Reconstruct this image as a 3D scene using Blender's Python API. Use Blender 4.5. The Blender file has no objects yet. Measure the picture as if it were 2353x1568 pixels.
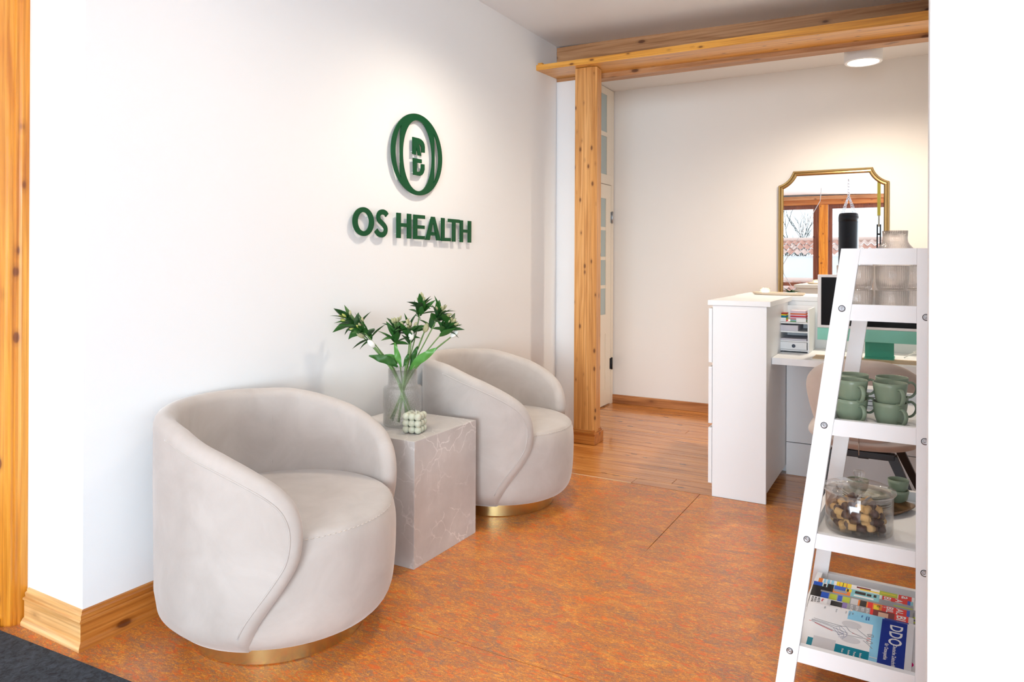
import bpy, bmesh, math, random
from mathutils import Vector, Matrix
R = math.radians
sc = bpy.context.scene
rnd = random.Random(7)
# ------------------------------------------------------------------ camera
cam = bpy.data.cameras.new('camera'); cam_o = bpy.data.objects.new('camera', cam); sc.collection.objects.link(cam_o)
cam.sensor_width = 36.0; cam.lens = 36.0 * 1657.0 / 2353.0
cam.shift_y = -(784.0 - 600.0) / 2353.0; cam.clip_start = 0.05; cam.clip_end = 200
YAW, ROLL = R(29.52), R(0.25)
fwd = Vector((math.cos(YAW), math.sin(YAW), 0)); rgt = Vector((math.sin(YAW), -math.cos(YAW), 0)); upv = Vector((0, 0, 1))
r2 = rgt * math.cos(ROLL) + upv * math.sin(ROLL); u2 = upv * math.cos(ROLL) - rgt * math.sin(ROLL)
cam_o.matrix_world = Matrix(((r2.x, u2.x, -fwd.x, 0), (r2.y, u2.y, -fwd.y, 0), (r2.z, u2.z, -fwd.z, 1.2), (0, 0, 0, 1)))
sc.camera = cam_o
sc.cycles.max_bounces = 10; sc.cycles.transmission_bounces = 10; sc.cycles.glossy_bounces = 3; sc.cycles.transparent_max_bounces = 28; sc.cycles.diffuse_bounces = 4; sc.cycles.adaptive_threshold = 0.06
# ------------------------------------------------------------------ exposure, world, daylight
sc.view_settings.view_transform = 'Standard'; sc.view_settings.look = 'None'; sc.view_settings.gamma = 1
sc.view_settings.use_curve_mapping = False; sc.view_settings.exposure = 0.02
w = bpy.data.worlds.new('sky'); sc.world = w; w.use_nodes = True
bg = w.node_tree.nodes['Background']; bg.inputs[0].default_value = (0.86, 0.93, 1.0, 1); bg.inputs[1].default_value = 2.1
def area(name, loc, rot, sx, sy, power, col):
    l = bpy.data.lights.new(name, 'AREA'); l.shape = 'RECTANGLE'; l.size = sx; l.size_y = sy; l.energy = power; l.color = col
    o = bpy.data.objects.new(name, l); sc.collection.objects.link(o); o.location = loc; o.rotation_euler = rot; return o
# daylight through the tall windows behind the camera and through the side windows
area('window_daylight', (-5.85, -1.30, 1.40), (R(102), 0, R(-90)), 3.2, 2.3, 560, (0.80, 0.91, 1.0))
area('side_window_daylight', (-0.9, -3.35, 1.45), (R(104), 0, 0), 3.0, 2.1, 42, (0.76, 0.90, 1.0))
area('far_side_window_daylight', (-4.2, -3.35, 1.45), (R(104), 0, 0), 2.4, 2.1, 60, (0.76, 0.90, 1.0))

# ------------------------------------------------------------------ helpers
COL = sc.collection
def link(o, parent=None, tags=None):
    COL.objects.link(o)
    if parent is not None: o.parent = parent
    if tags: set_tags(o, **tags)
    return o
def set_tags(o, label=None, cat=None, group=None, kind=None):
    if label: o['label'] = label
    if cat: o['category'] = cat
    if group: o['group'] = group
    if kind: o['kind'] = kind
    return o
def thing(name, label, cat, loc=(0, 0, 0), rz=0, group=None, rot=None):
    o = bpy.data.objects.new(name, None); o.empty_display_size = 0.05
    COL.objects.link(o); o.location = loc; o.rotation_euler = rot if rot else (0, 0, rz)
    return set_tags(o, label, cat, group)
def copy_tree(o, parent=None):
    c = o.copy(); COL.objects.link(c); c.parent = parent
    for ch in o.children: copy_tree(ch, c)
    return c
class MB:
    def __init__(s): s.v = []; s.f = []; s.mi = []; s.sm = []
    def add(s, vs, fs, mi=0, smooth=False):
        n = len(s.v); s.v += [tuple(v) for v in vs]; s.f += [tuple(i + n for i in f) for f in fs]
        s.mi += [mi] * len(fs); s.sm += [smooth] * len(fs); return s
    def box(s, x0, x1, y0, y1, z0, z1, mi=0, bev=0.0):
        if x0 > x1: x0, x1 = x1, x0
        if y0 > y1: y0, y1 = y1, y0
        if z0 > z1: z0, z1 = z1, z0
        if bev > 0:
            bev = min(bev, (x1 - x0) * .45, (y1 - y0) * .45, (z1 - z0) * .45)
            bm = bmesh.new(); bmesh.ops.create_cube(bm, size=1)
            for v in bm.verts:
                v.co = Vector(((x0 + x1) / 2 + v.co.x * (x1 - x0), (y0 + y1) / 2 + v.co.y * (y1 - y0), (z0 + z1) / 2 + v.co.z * (z1 - z0)))
            bmesh.ops.bevel(bm, geom=bm.edges[:], offset=bev, segments=2, affect='EDGES', profile=.6)
            bm.verts.ensure_lookup_table()
            s.add([v.co[:] for v in bm.verts], [[v.index for v in f.verts] for f in bm.faces], mi, False); bm.free(); return s
        v = [(x, y, z) for x in (x0, x1) for y in (y0, y1) for z in (z0, z1)]
        return s.add(v, [(0, 1, 3, 2), (4, 6, 7, 5), (0, 4, 5, 1), (2, 3, 7, 6), (0, 2, 6, 4), (1, 5, 7, 3)], mi)
    def hexa(s, p, mi=0):   # 8 corners: bottom 4 ccw then top 4
        return s.add(p, [(3, 2, 1, 0), (4, 5, 6, 7), (0, 1, 5, 4), (1, 2, 6, 5), (2, 3, 7, 6), (3, 0, 4, 7)], mi)
    def lathe(s, prof, n=32, c=(0, 0, 0), mi=0, smooth=True, closed=False, rib=None):
        vs = []; m = len(prof)
        for k in range(n):
            a = 2 * math.pi * k / n
            for (r, z) in prof:
                rr = r * (1 + (rib[1] * math.cos(rib[0] * a) if rib and r > .01 else 0))
                vs.append((c[0] + rr * math.cos(a), c[1] + rr * math.sin(a), c[2] + z))
        fs = []
        for k in range(n):
            k2 = (k + 1) % n
            for j in range(m - 1 + (1 if closed else 0)):
                j2 = (j + 1) % m
                fs.append((k * m + j, k2 * m + j, k2 * m + j2, k * m + j2))
        if not closed:
            if prof[0][0] > 1e-5: fs.append(tuple(k * m for k in range(n))[::-1])
            if prof[-1][0] > 1e-5: fs.append(tuple(k * m + m - 1 for k in range(n)))
        return s.add(vs, fs, mi, smooth)
    def tube(s, pts, r, n=8, mi=0, smooth=True, cap=True):
        pts = [Vector(p) for p in pts]; m = len(pts); vs = []
        rs = r if isinstance(r, (list, tuple)) else [r] * m
        t0 = (pts[1] - pts[0]).normalized(); a = Vector((0, 0, 1)) if abs(t0.z) < .9 else Vector((1, 0, 0))
        nrm = t0.cross(a).normalized()
        for i, p in enumerate(pts):
            t = (pts[min(i + 1, m - 1)] - pts[max(i - 1, 0)]).normalized()
            nrm = (nrm - t * nrm.dot(t)).normalized(); b = t.cross(nrm)
            for k in range(n):
                an = 2 * math.pi * k / n
                vs.append(p + (nrm * math.cos(an) + b * math.sin(an)) * rs[i])
        fs = [(i * n + k, i * n + (k + 1) % n, (i + 1) * n + (k + 1) % n, (i + 1) * n + k) for i in range(m - 1) for k in range(n)]
        if cap: fs += [tuple(range(n))[::-1], tuple((m - 1) * n + k for k in range(n))]
        return s.add(vs, fs, mi, smooth)
    def sphere(s, c, r, nu=12, nv=8, mi=0, sc3=(1, 1, 1)):
        prof = [(max(0, r * math.sin(math.pi * j / nv)), -r * math.cos(math.pi * j / nv)) for j in range(nv + 1)]
        vs = []; fs = []
        vs.append((c[0], c[1], c[2] - r * sc3[2]))
        for j in range(1, nv):
            for k in range(nu):
                a = 2 * math.pi * k / nu
                vs.append((c[0] + prof[j][0] * math.cos(a) * sc3[0], c[1] + prof[j][0] * math.sin(a) * sc3[1], c[2] + prof[j][1] * sc3[2]))
        vs.append((c[0], c[1], c[2] + r * sc3[2])); e = len(vs) - 1
        for k in range(nu):
            k2 = (k + 1) % nu
            fs.append((0, 1 + k2, 1 + k)); fs.append((e, 1 + (nv - 2) * nu + k, 1 + (nv - 2) * nu + k2))
            for j in range(nv - 2): fs.append((1 + j * nu + k, 1 + j * nu + k2, 1 + (j + 1) * nu + k2, 1 + (j + 1) * nu + k))
        return s.add(vs, fs, mi, True)
    def prism(s, poly, axis, a0, a1, mi=0, smooth=False):
        """poly: 2-D outline; axis 0/1/2 = extrude axis; remaining axes in order"""
        n = len(poly); vs = []
        for a in (a0, a1):
            for (p, q) in poly:
                vs.append({0: (a, p, q), 1: (p, a, q), 2: (p, q, a)}[axis])
        fs = [tuple(range(n)), tuple(range(2 * n - 1, n - 1, -1))] + [(i, i + n, (i + 1) % n + n, (i + 1) % n) for i in range(n)]
        return s.add(vs, fs, mi, smooth)
    def build(s, name, mats, parent=None, tags=None, loc=None, fix=True, autosm=None):
        me = bpy.data.meshes.new(name); me.from_pydata(s.v, [], s.f)
        for m in (mats if isinstance(mats, (list, tuple)) else [mats]): me.materials.append(m)
        for i, p in enumerate(me.polygons): p.material_index = s.mi[i]; p.use_smooth = s.sm[i]
        if fix:
            bm = bmesh.new(); bm.from_mesh(me); bmesh.ops.recalc_face_normals(bm, faces=bm.faces[:])
            if autosm:
                for e in bm.edges:
                    if len(e.link_faces) == 2 and e.calc_face_angle(0) > R(autosm): e.smooth = False
            bm.to_mesh(me); bm.free()
        me.update(); o = bpy.data.objects.new(name, me)
        if loc: o.location = loc
        return link(o, parent, tags)
def S(label=None): return dict(kind='structure', label=label) if label else dict(kind='structure')
def catmull(pts, n=8):
    out = []; P = [Vector(p) for p in pts]; P = [P[0] * 2 - P[1]] + P + [P[-1] * 2 - P[-2]]
    for i in range(1, len(P) - 2):
        for k in range(n):
            t = k / n; a, b, c, d = P[i - 1], P[i], P[i + 1], P[i + 2]
            out.append(.5 * ((2 * b) + (c - a) * t + (2 * a - 5 * b + 4 * c - d) * t * t + (3 * b - a - 3 * c + d) * t ** 3))
    out.append(P[-2]); return out
def text_mb(txt, size, mi=0):
    """flat lettering in local XY, as (verts, faces)"""
    cu = bpy.data.curves.new('t', 'FONT'); cu.body = txt; cu.size = size; cu.resolution_u = 3; cu.offset = size * .016
    o = bpy.data.objects.new('t', cu); COL.objects.link(o)
    me = bpy.data.meshes.new_from_object(o.evaluated_get(bpy.context.evaluated_depsgraph_get()))
    vs = [v.co.copy() for v in me.vertices]; fs = [tuple(p.vertices) for p in me.polygons]
    bpy.data.objects.remove(o); bpy.data.curves.remove(cu); bpy.data.meshes.remove(me)
    return vs, fs

# ------------------------------------------------------------------ materials
def mat(name, col, rough=.5, metal=0, **k):
    m = bpy.data.materials.new(name); m.use_nodes = True; b = m.node_tree.nodes['Principled BSDF']
    b.inputs['Base Color'].default_value = (*col, 1); b.inputs['Roughness'].default_value = rough; b.inputs['Metallic'].default_value = metal
    for kk, v in k.items():
        b.inputs[{'trans': 'Transmission Weight', 'ior': 'IOR', 'sheen': 'Sheen Weight', 'coat': 'Coat Weight', 'spec': 'Specular IOR Level',
                  'emit': 'Emission Strength', 'alpha': 'Alpha', 'sss': 'Subsurface Weight'}[kk]].default_value = v
    return m
def nd(m): return m.node_tree.nodes, m.node_tree.links, m.node_tree.nodes['Principled BSDF']
def ramp(N, stops):
    r = N.new('ShaderNodeValToRGB'); e = r.color_ramp.elements
    while len(e) < len(stops): e.new(.5)
    for i, (p, c) in enumerate(stops):
        e[i].position = p; e[i].color = (*c, 1) if len(c) == 3 else c
    return r
def coords(m, scale=(1, 1, 1), rand=True, kind='Object'):
    N, L, B = nd(m); tc = N.new('ShaderNodeTexCoord'); mp = N.new('ShaderNodeMapping'); mp.inputs['Scale'].default_value = scale
    if rand:
        oi = N.new('ShaderNodeObjectInfo'); mu = N.new('ShaderNodeMath'); mu.operation = 'MULTIPLY'; mu.inputs[1].default_value = 37.0
        L.new(oi.outputs['Random'], mu.inputs[0]); ad = N.new('ShaderNodeVectorMath'); ad.operation = 'ADD'
        L.new(tc.outputs[kind], ad.inputs[0]); L.new(mu.outputs[0], ad.inputs[1]); L.new(ad.outputs[0], mp.inputs[0])
    else: L.new(tc.outputs[kind], mp.inputs[0])
    return mp.outputs[0]
def noise(m, vec, scale, detail=4, rough=.5, dist=0):
    N, L, B = nd(m); n = N.new('ShaderNodeTexNoise'); n.inputs['Scale'].default_value = scale; n.inputs['Detail'].default_value = detail
    n.inputs['Roughness'].default_value = rough; n.inputs['Distortion'].default_value = dist; L.new(vec, n.inputs['Vector']); return n.outputs['Fac']
def mix(m, fac, a, b, mode='MIX'):
    N, L, B = nd(m); x = N.new('ShaderNodeMix'); x.data_type = 'RGBA'; x.blend_type = mode
    for v, i in ((fac, 0), (a, 6), (b, 7)):
        if isinstance(v, (int, float)): x.inputs[i].default_value = v
        elif isinstance(v, tuple): x.inputs[i].default_value = (*v, 1)
        else: L.new(v, x.inputs[i])
    return x.outputs[2]
def bump(m, h, strength=.2, dist=.01):
    N, L, B = nd(m); b = N.new('ShaderNodeBump'); b.inputs['Strength'].default_value = strength; b.inputs['Distance'].default_value = dist
    L.new(h, b.inputs['Height']); L.new(b.outputs[0], B.inputs['Normal'])
def wood(name, axis, light, mid, dark, knots=.85, rough=.32, coat=.25, kscale=1.0, across=1.0):
    m = mat(name, mid, rough, coat=coat); N, L, B = nd(m)
    s = [9 * across] * 3; s[axis] = .7
    v1 = coords(m, tuple(s)); n1 = noise(m, v1, 1.3, 5, .55, 1.6)
    r1 = ramp(N, [(.3, light), (.5, mid), (.72, dark)]); L.new(n1, r1.inputs[0])
    s = [80 * across] * 3; s[axis] = 1.6
    n2 = noise(m, coords(m, tuple(s)), 1.0, 3, .6, .2)
    r2_ = ramp(N, [(.38, (.72, .61, .5)), (.50, (.96, .93, .9)), (.60, (1.08, 1.08, 1.06))]); L.new(n2, r2_.inputs[0])
    c = mix(m, .75, r1.outputs[0], r2_.outputs[0], 'MULTIPLY')
    s = [11 * kscale] * 3; s[axis] = 5.0 * kscale
    vk = coords(m, tuple(s)); vo = N.new('ShaderNodeTexVoronoi'); vo.inputs['Scale'].default_value = 1.0; L.new(vk, vo.inputs['Vector'])
    rk = ramp(N, [(.0, (0, 0, 0)), (.10, (.1, .1, .1)), (.145, (.75, .75, .75)), (.24, (1, 1, 1))]); L.new(vo.outputs['Distance'], rk.inputs[0])
    sp = N.new('ShaderNodeSeparateColor'); L.new(vo.outputs['Color'], sp.inputs[0])
    gt = N.new('ShaderNodeMath'); gt.operation = 'GREATER_THAN'; gt.inputs[1].default_value = knots; L.new(sp.outputs[0], gt.inputs[0])
    inv = N.new('ShaderNodeMath'); inv.operation = 'MAXIMUM'; L.new(rk.outputs[0], inv.inputs[0]); L.new(gt.outputs[0], inv.inputs[1])
    c = mix(m, inv.outputs[0], (dark[0] * .35, dark[1] * .28, dark[2] * .3), c)
    L.new(c, B.inputs['Base Color']); bump(m, n2, .08, .002); return m
PL, PM, PD = (.86, .50, .19), (.74, .35, .09), (.52, .20, .035)
WX, WY = (wood('pine_' + 'xy'[i], i, (.58, .25, .06), (.47, .17, .03), (.34, .10, .013), across=1.7) for i in range(2))
WZ = wood('varnished_post_pine', 2, (.76, .36, .05), (.66, .26, .022), (.47, .14, .01), kscale=1.3, across=1.2)
post_wood = wood('post_pine', 2, (.76, .43, .17), (.66, .33, .10), (.46, .20, .05), rough=.42, coat=.1, kscale=1.7, across=1.4)
beam_wood = wood('beam_pine', 1, (.58, .34, .18), (.49, .26, .12), (.34, .16, .06), rough=.5, coat=.05)
board_wood = wood('board_pine', 1, (.84, .46, .10), (.76, .36, .05), (.54, .22, .03), rough=.35, kscale=1.7, across=1.5)
plank_wood = wood('plank_pine', 1, (.72, .33, .09), (.60, .24, .055), (.36, .12, .024), rough=.24, coat=.4, kscale=1.1)
skirt_wood = wood('skirting_pine', 1, (.66, .36, .16), (.50, .22, .08), (.3, .11, .035), rough=.4, kscale=.7)
def paint(name, col, rough=.85, b=.06):
    m = mat(name, col, rough); v = coords(m, rand=False); bump(m, noise(m, v, 220, 2), b, .002); return m
wall_white = paint('wall_paint_white', (.835, .865, .89)); stub_white = wall_white
wall_back_m = paint('wall_paint_warm', (.86, .85, .835)); ceil_m = paint('ceiling_paint', (.84, .885, .93))
white_lac = mat('white_lacquer', (.87, .90, .93), .35); white_lac2 = mat('white_melamine', (.86, .89, .92), .45)
door_m = mat('door_cream', (.86, .80, .69), .45); dark = mat('black_metal', (.012, .014, .02), .4); steel = mat('steel', (.50, .55, .60), .38, 1)
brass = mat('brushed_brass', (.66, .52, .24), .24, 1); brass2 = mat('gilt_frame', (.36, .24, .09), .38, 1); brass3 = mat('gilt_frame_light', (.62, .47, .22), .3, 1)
# linoleum
def lino():
    m = mat('marbled_linoleum', (.6, .25, .08), .3); N, L, B = nd(m)
    v = coords(m, (1.9, 1, 1), rand=False); v2 = coords(m, (3.0, 1, 1), rand=False)
    a = noise(m, v, 4.5, 6, .72, 1.0); r = ramp(N, [(.36, (.29, .155, .10)), (.45, (.47, .18, .06)), (.53, (.63, .20, .03)), (.60, (.78, .33, .05))]); L.new(a, r.inputs[0])
    b = noise(m, v2, 30, 5, .8, 1.8); rb = ramp(N, [(.40, (.30, .22, .18)), (.46, (.45, .21, .10)), (.52, (.63, .20, .035)), (.58, (.92, .46, .09))]); L.new(b, rb.inputs[0])
    c = mix(m, .55, r.outputs[0], rb.outputs[0])
    d = noise(m, v2, 75, 4, .8, 4.0); rd = ramp(N, [(.38, (.36, .26, .25)), (.455, (.9, .84, .82)), (.54, (1, 1, 1)), (.61, (1.45, 1.4, 1.3))]); L.new(d, rd.inputs[0])
    c = mix(m, .9, c, rd.outputs[0], 'MULTIPLY')
    e = noise(m, v2, 9, 5, .7, 2.6); re = ramp(N, [(.55, (0, 0, 0)), (.585, (1, 1, 1))]); L.new(e, re.inputs[0])
    c = mix(m, mix(m, .65, (0, 0, 0), re.outputs[0]), c, (.78, .13, .012))
    e2 = noise(m, v, 23, 4, .7, 3.5); r3 = ramp(N, [(.61, (0, 0, 0)), (.65, (1, 1, 1))]); L.new(e2, r3.inputs[0])
    c = mix(m, mix(m, .6, (0, 0, 0), r3.outputs[0]), c, (.95, .50, .06))
    L.new(c, B.inputs['Base Color']); return m
lino_m = lino()
def velvet(name, a, b):
    m = mat(name, a, .85, sheen=.5); N, L, B = nd(m)
    n = noise(m, coords(m), 7, 5, .6, .6); r = ramp(N, [(.3, b), (.65, a)]); L.new(n, r.inputs[0]); L.new(r.outputs[0], B.inputs['Base Color'])
    bump(m, noise(m, coords(m), 420, 2), .12, .001); B.inputs['Sheen Roughness'].default_value = .4; return m
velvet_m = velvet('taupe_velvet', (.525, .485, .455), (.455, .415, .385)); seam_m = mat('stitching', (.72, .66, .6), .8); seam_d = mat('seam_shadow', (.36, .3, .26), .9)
chair_fab = velvet('blush_velvet', (.56, .48, .435), (.49, .42, .38))
def marble():
    m = mat('grey_beige_marble', (.6, .56, .54), .28); N, L, B = nd(m)
    v = coords(m, rand=False); d = noise(m, v, 3.2, 5, .6, 0); 
    vm = N.new('ShaderNodeVectorMath'); vm.operation = 'MULTIPLY_ADD'; N2 = N.new('ShaderNodeTexNoise'); N2.inputs['Scale'].default_value = 3.5; N2.inputs['Detail'].default_value = 6
    L.new(v, N2.inputs['Vector']); L.new(N2.outputs['Color'], vm.inputs[0]); vm.inputs[1].default_value = (.45, .45, .45); L.new(v, vm.inputs[2])
    vo = N.new('ShaderNodeTexVoronoi'); vo.feature = 'DISTANCE_TO_EDGE'; vo.inputs['Scale'].default_value = 7.5; L.new(vm.outputs[0], vo.inputs['Vector'])
    rv = ramp(N, [(0, (.9, .9, .9)), (.010, (.5, .5, .5)), (.03, (0, 0, 0))]); L.new(vo.outputs['Distance'], rv.inputs[0])
    g = noise(m, v, 6, 4, .6, 1); rg = ramp(N, [(.4, (0, 0, 0)), (.62, (1, 1, 1))]); L.new(g, rg.inputs[0])
    veins = mix(m, 1.0, rv.outputs[0], rg.outputs[0], 'MULTIPLY')
    rb = ramp(N, [(.32, (.50, .475, .46)), (.55, (.60, .575, .56)), (.7, (.71, .69, .68))]); L.new(d, rb.inputs[0])
    L.new(mix(m, veins, rb.outputs[0], (.86, .83, .82)), B.inputs['Base Color']); return m
marble_m = marble()
green_sign = mat('dark_green_acrylic', (.002, .072, .024), .30, coat=.0, spec=.18); pin_m = mat('clear_standoff', (.7, .75, .72), .15)
def glassm(name, col=(1, 1, 1), rough=0.0, bs=None, bst=.3):
    m = mat(name, col, rough, trans=1.0, ior=1.45)
    if bs: bump(m, noise(m, coords(m, rand=False), bs, 3, .5, .5), bst, .004)
    return m
def thin(name, tint=(.97, .98, .98), solid=.0, bs=None, bst=.3, power=.55, refl=(1, 1, 1)):
    # thin-walled glass: sees through, reflects at grazing angles, with a share of true refraction
    m = glassm(name, (1, 1, 1), 0, bs, bst); N, L, B = nd(m); out = N['Material Output']
    tr = N.new('ShaderNodeBsdfTransparent'); tr.inputs[0].default_value = (*tint, 1); gl = N.new('ShaderNodeBsdfGlossy'); gl.inputs['Roughness'].default_value = .02; gl.inputs['Color'].default_value = (*refl, 1)
    lw_ = N.new('ShaderNodeLayerWeight'); lw_.inputs['Blend'].default_value = .5; pw = N.new('ShaderNodeMath'); pw.operation = 'POWER'; pw.inputs[1].default_value = 3.5; L.new(lw_.outputs['Facing'], pw.inputs[0])
    mm = N.new('ShaderNodeMath'); mm.operation = 'MULTIPLY_ADD'; mm.inputs[1].default_value = power; mm.inputs[2].default_value = .025; L.new(pw.outputs[0], mm.inputs[0])
    if bs:
        bn = [n for n in N if n.type == 'BUMP'][0]; L.new(bn.outputs[0], lw_.inputs['Normal']); L.new(bn.outputs[0], gl.inputs['Normal'])
    mx = N.new('ShaderNodeMixShader'); L.new(mm.outputs[0], mx.inputs[0]); L.new(tr.outputs[0], mx.inputs[1]); L.new(gl.outputs[0], mx.inputs[2])
    m2 = N.new('ShaderNodeMixShader'); m2.inputs[0].default_value = solid; L.new(mx.outputs[0], m2.inputs[1]); L.new(B.outputs[0], m2.inputs[2]); L.new(m2.outputs[0], out.inputs['Surface']); return m
glass = thin('clear_glass', (.996, .998, .998), .14); glass_h = thin('hammered_glass', (.995, .997, .995), .32, 170, .9, power=.9)
glass_pink = thin('blush_ribbed_glass', (.997, .982, .97), .38, power=.9, refl=(1, .97, .95)); pane_m = thin('window_pane', (.985, .995, .99), 0)
water = thin('water', (.985, .995, .985), .1)
frost = mat('frosted_pane', (.42, .52, .53), .3)
leaf_m = mat('leaf_green', (.025, .12, .018), .5); leaf_d = mat('leaf_dark_green', (.013, .065, .014), .5); leaf_l = mat('leaf_bright_green', (.09, .30, .055), .4)
stem_m = mat('stem_green', (.13, .25, .07), .5); bud_g = mat('bud_cream_green', (.42, .42, .23), .55); bud_y = mat('bud_yellow_green', (.50, .52, .12), .5); tulip_w = mat('tulip_white', (.85, .85, .78), .5, sss=.1)
wax = mat('sage_wax', (.52, .54, .43), .45, sss=.08); mug_m = mat('sage_stoneware', (.235, .305, .215), .33); mug_in = mat('sage_stoneware_inside', (.18, .24, .17), .4)
mint = mat('mint_aluminium', (.20, .52, .42), .35, .3); mint_d = mat('mint_aluminium_deep', (.07, .36, .26), .35, .3); screen = mat('black_screen', (.002, .002, .003), .22, spec=.12); bezel = mat('white_bezel', (.82, .82, .84), .3)
mat_dark = mat('dark_mat_fibre', (.016, .022, .03), .95)
def matfib():
    m = mat_dark; N, L, B = nd(m); n = noise(m, coords(m, rand=False), 55, 5, .7, 1); r = ramp(N, [(.35, (.010, .013, .018)), (.7, (.06, .075, .095))]); L.new(n, r.inputs[0]); L.new(r.outputs[0], B.inputs['Base Color'])
    bump(m, noise(m, coords(m, rand=False), 600, 2), .6, .003)
matfib()
choc = mat('chocolate', (.06, .018, .010), .4); biscuit = mat('wafer', (.68, .42, .17), .75)
def emis(name, col, s):
    m = mat(name, col, .5); b = nd(m)[2]; b.inputs['Emission Color'].default_value = (*col, 1); b.inputs['Emission Strength'].default_value = s; return m
lamp_glow = emis('lamp_glow', (1, .93, .8), 14); flame_glow = emis('tealight_glow', (1, .82, .5), 7)
brown_frame = wood('brown_window_frame', 2, (.26, .09, .04), (.19, .055, .024), (.12, .03, .014), knots=2.0)
tile_r = mat('clay_tile', (.50, .25, .19), .8); tile_p = mat('pale_clay_tile', (.60, .44, .39), .8); render_w = mat('white_render', (.85, .87, .9), .9)

# ================================================================== STRUCTURE
YW = 2.249; XE = 1.288; XC = 4.60; XB = 5.765; YL = 2.285; YR = -0.45
def st(name, *boxes, m=wall_white, label=None):
    b = MB()
    for bx in boxes: b.box(*bx)
    return b.build(name, m, tags=S(label))
st('wall_left', (XE, XC, YW, 2.57, 0, 2.78), label='long white wall carrying the green lettering')
st('wall_entry', (1.30, 1.5, 2.74, 3.5, 0, 2.78))
st('wall_reveal', (4.612, 4.76, 2.075, 2.54, 0, 2.62))
st('wall_side', (4.76, 5.9, YL, 2.45, 0, 2.7), m=wall_back_m)
st('wall_back', (XB, XB + .15, YR - .1, YL, 0, 2.7), m=wall_back_m, label='warm white wall behind the reception desk with the gilt mirror')
st('wall_right', (XE, 1.60, -3.5, -.012, 0, 2.78), label='white wall end at the right edge of the opening')
st('wall_recess', (1.60, 2.95, -.3, -.10, 0, 2.78), (2.80, 2.95, YR - .1, -.10, 0, 2.78))
st('wall_far_right', (2.95, XB + .15, YR - .1, YR, 0, 2.78), m=wall_back_m)
# room behind the camera
st('wall_north', (-6.0, 1.30, 3.5, 3.65, 0, 2.78))
b = MB()
for (x0, x1, z0, z1) in ((-6.15, 1.6, 0, .35), (-6.15, 1.6, 2.55, 2.78), (-6.15, -5.5, .35, 2.55), (-2.9, -2.5, .35, 2.55), (.7, 1.6, .35, 2.55)): b.box(x0, x1, -3.65, -3.5, z0, z1)
b.build('wall_south', wall_white, tags=S())
b = MB()
for (y0, y1, z0, z1) in ((-3.65, 3.65, 2.60, 2.85), (-3.65, -2.95, 0, 2.6), (3.25, 3.65, 0, 2.6)): b.box(-6.15, -6.0, y0, y1, z0, z1)
b.build('wall_window_side', wall_white, tags=S())
for i, (x0, x1) in enumerate(((-5.5, -2.9), (-2.5, .7))):
    wnd = thing('window_%d' % (3 + i), None, None); wnd['kind'] = 'structure'
    f = MB(); f.box(x0, x1, -3.62, -3.55, .35, .43); f.box(x0, x1, -3.62, -3.55, 2.47, 2.55); f.box(x0, x0 + .08, -3.62, -3.55, .43, 2.47); f.box(x1 - .08, x1, -3.62, -3.55, .43, 2.47)
    f.build('window_frame', brown_frame, wnd); MB().box(x0 + .08, x1 - .08, -3.59, -3.58, .43, 2.47).build('pane', pane_m, wnd)
# ceilings (front one dips slightly, as old plaster does)
c = MB(); zc = lambda y: 2.72 - max(0, (YW - max(y, 0))) * .0265 if y < YW else 2.72
for (ya, yb) in ((3.65, YW), (YW, 0), (0, -3.65)):
    za, zb = zc(ya), zc(yb)
    c.hexa([(-6.1, yb, zb), (4.72, yb, zb), (4.72, ya, za), (-6.1, ya, za), (-6.1, yb, 2.9), (4.72, yb, 2.9), (4.72, ya, 2.9), (-6.1, ya, 2.9)])
c.build('ceiling', ceil_m, tags=S())
st('ceiling_far', (4.70, XB + .15, YR - .1, 2.45, 2.645, 2.8), m=wall_back_m)
# floor: subfloor, linoleum sheets, floorboards
fl = MB().box(-6.15, 6.0, -3.65, 3.65, -.12, -.014).build('floor', mat('subfloor', (.05, .03, .02), .9), tags=S('floor of orange marbled linoleum meeting varnished floorboards'))
g = .0016
for pl_ in ([(1.8942, .9852), (2.86, .9852), (2.95, .985 + g), (3.716, .985 + g), (3.716, 2.55), (1.8942, 2.55)],
            [(1.8942, .9848), (1.8942, -.6), (3.716, -.6), (3.716, .985 - g), (2.95, .985 - g), (2.86, .9848)],
            [(-6.1, -3.5), (1.8918, -3.5), (1.8918, 3.6), (-6.1, 3.6)]):
    MB().prism(pl_, 2, -.014, 0).build('linoleum_sheet', lino_m, fl)
x = 3.722; k = 0
while x < XB:
    wd = .098 + rnd.uniform(-.004, .004); x1 = min(x + wd, XB)
    cuts = [YR - .05, rnd.uniform(.2, 2.0), 2.4] if k % 3 == 1 else [YR - .05, 2.4]
    if k == 0: cuts = [YR - .05, 1.36, 2.4]
    for a_, b_ in zip(cuts, cuts[1:]):
        MB().box(x + .0012, x1 - .0012, a_ + .001, b_ - .001, -.0135, -.0005 - rnd.uniform(0, .0012), bev=.0012).build('floorboard', plank_wood, fl)
    x = x1; k += 1
MB().box(3.7165, 3.7225, 1.36, 2.3, -.012, .0015).build('joint_strip', mat('pale_filler', (.7, .52, .32), .6), fl)
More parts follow.
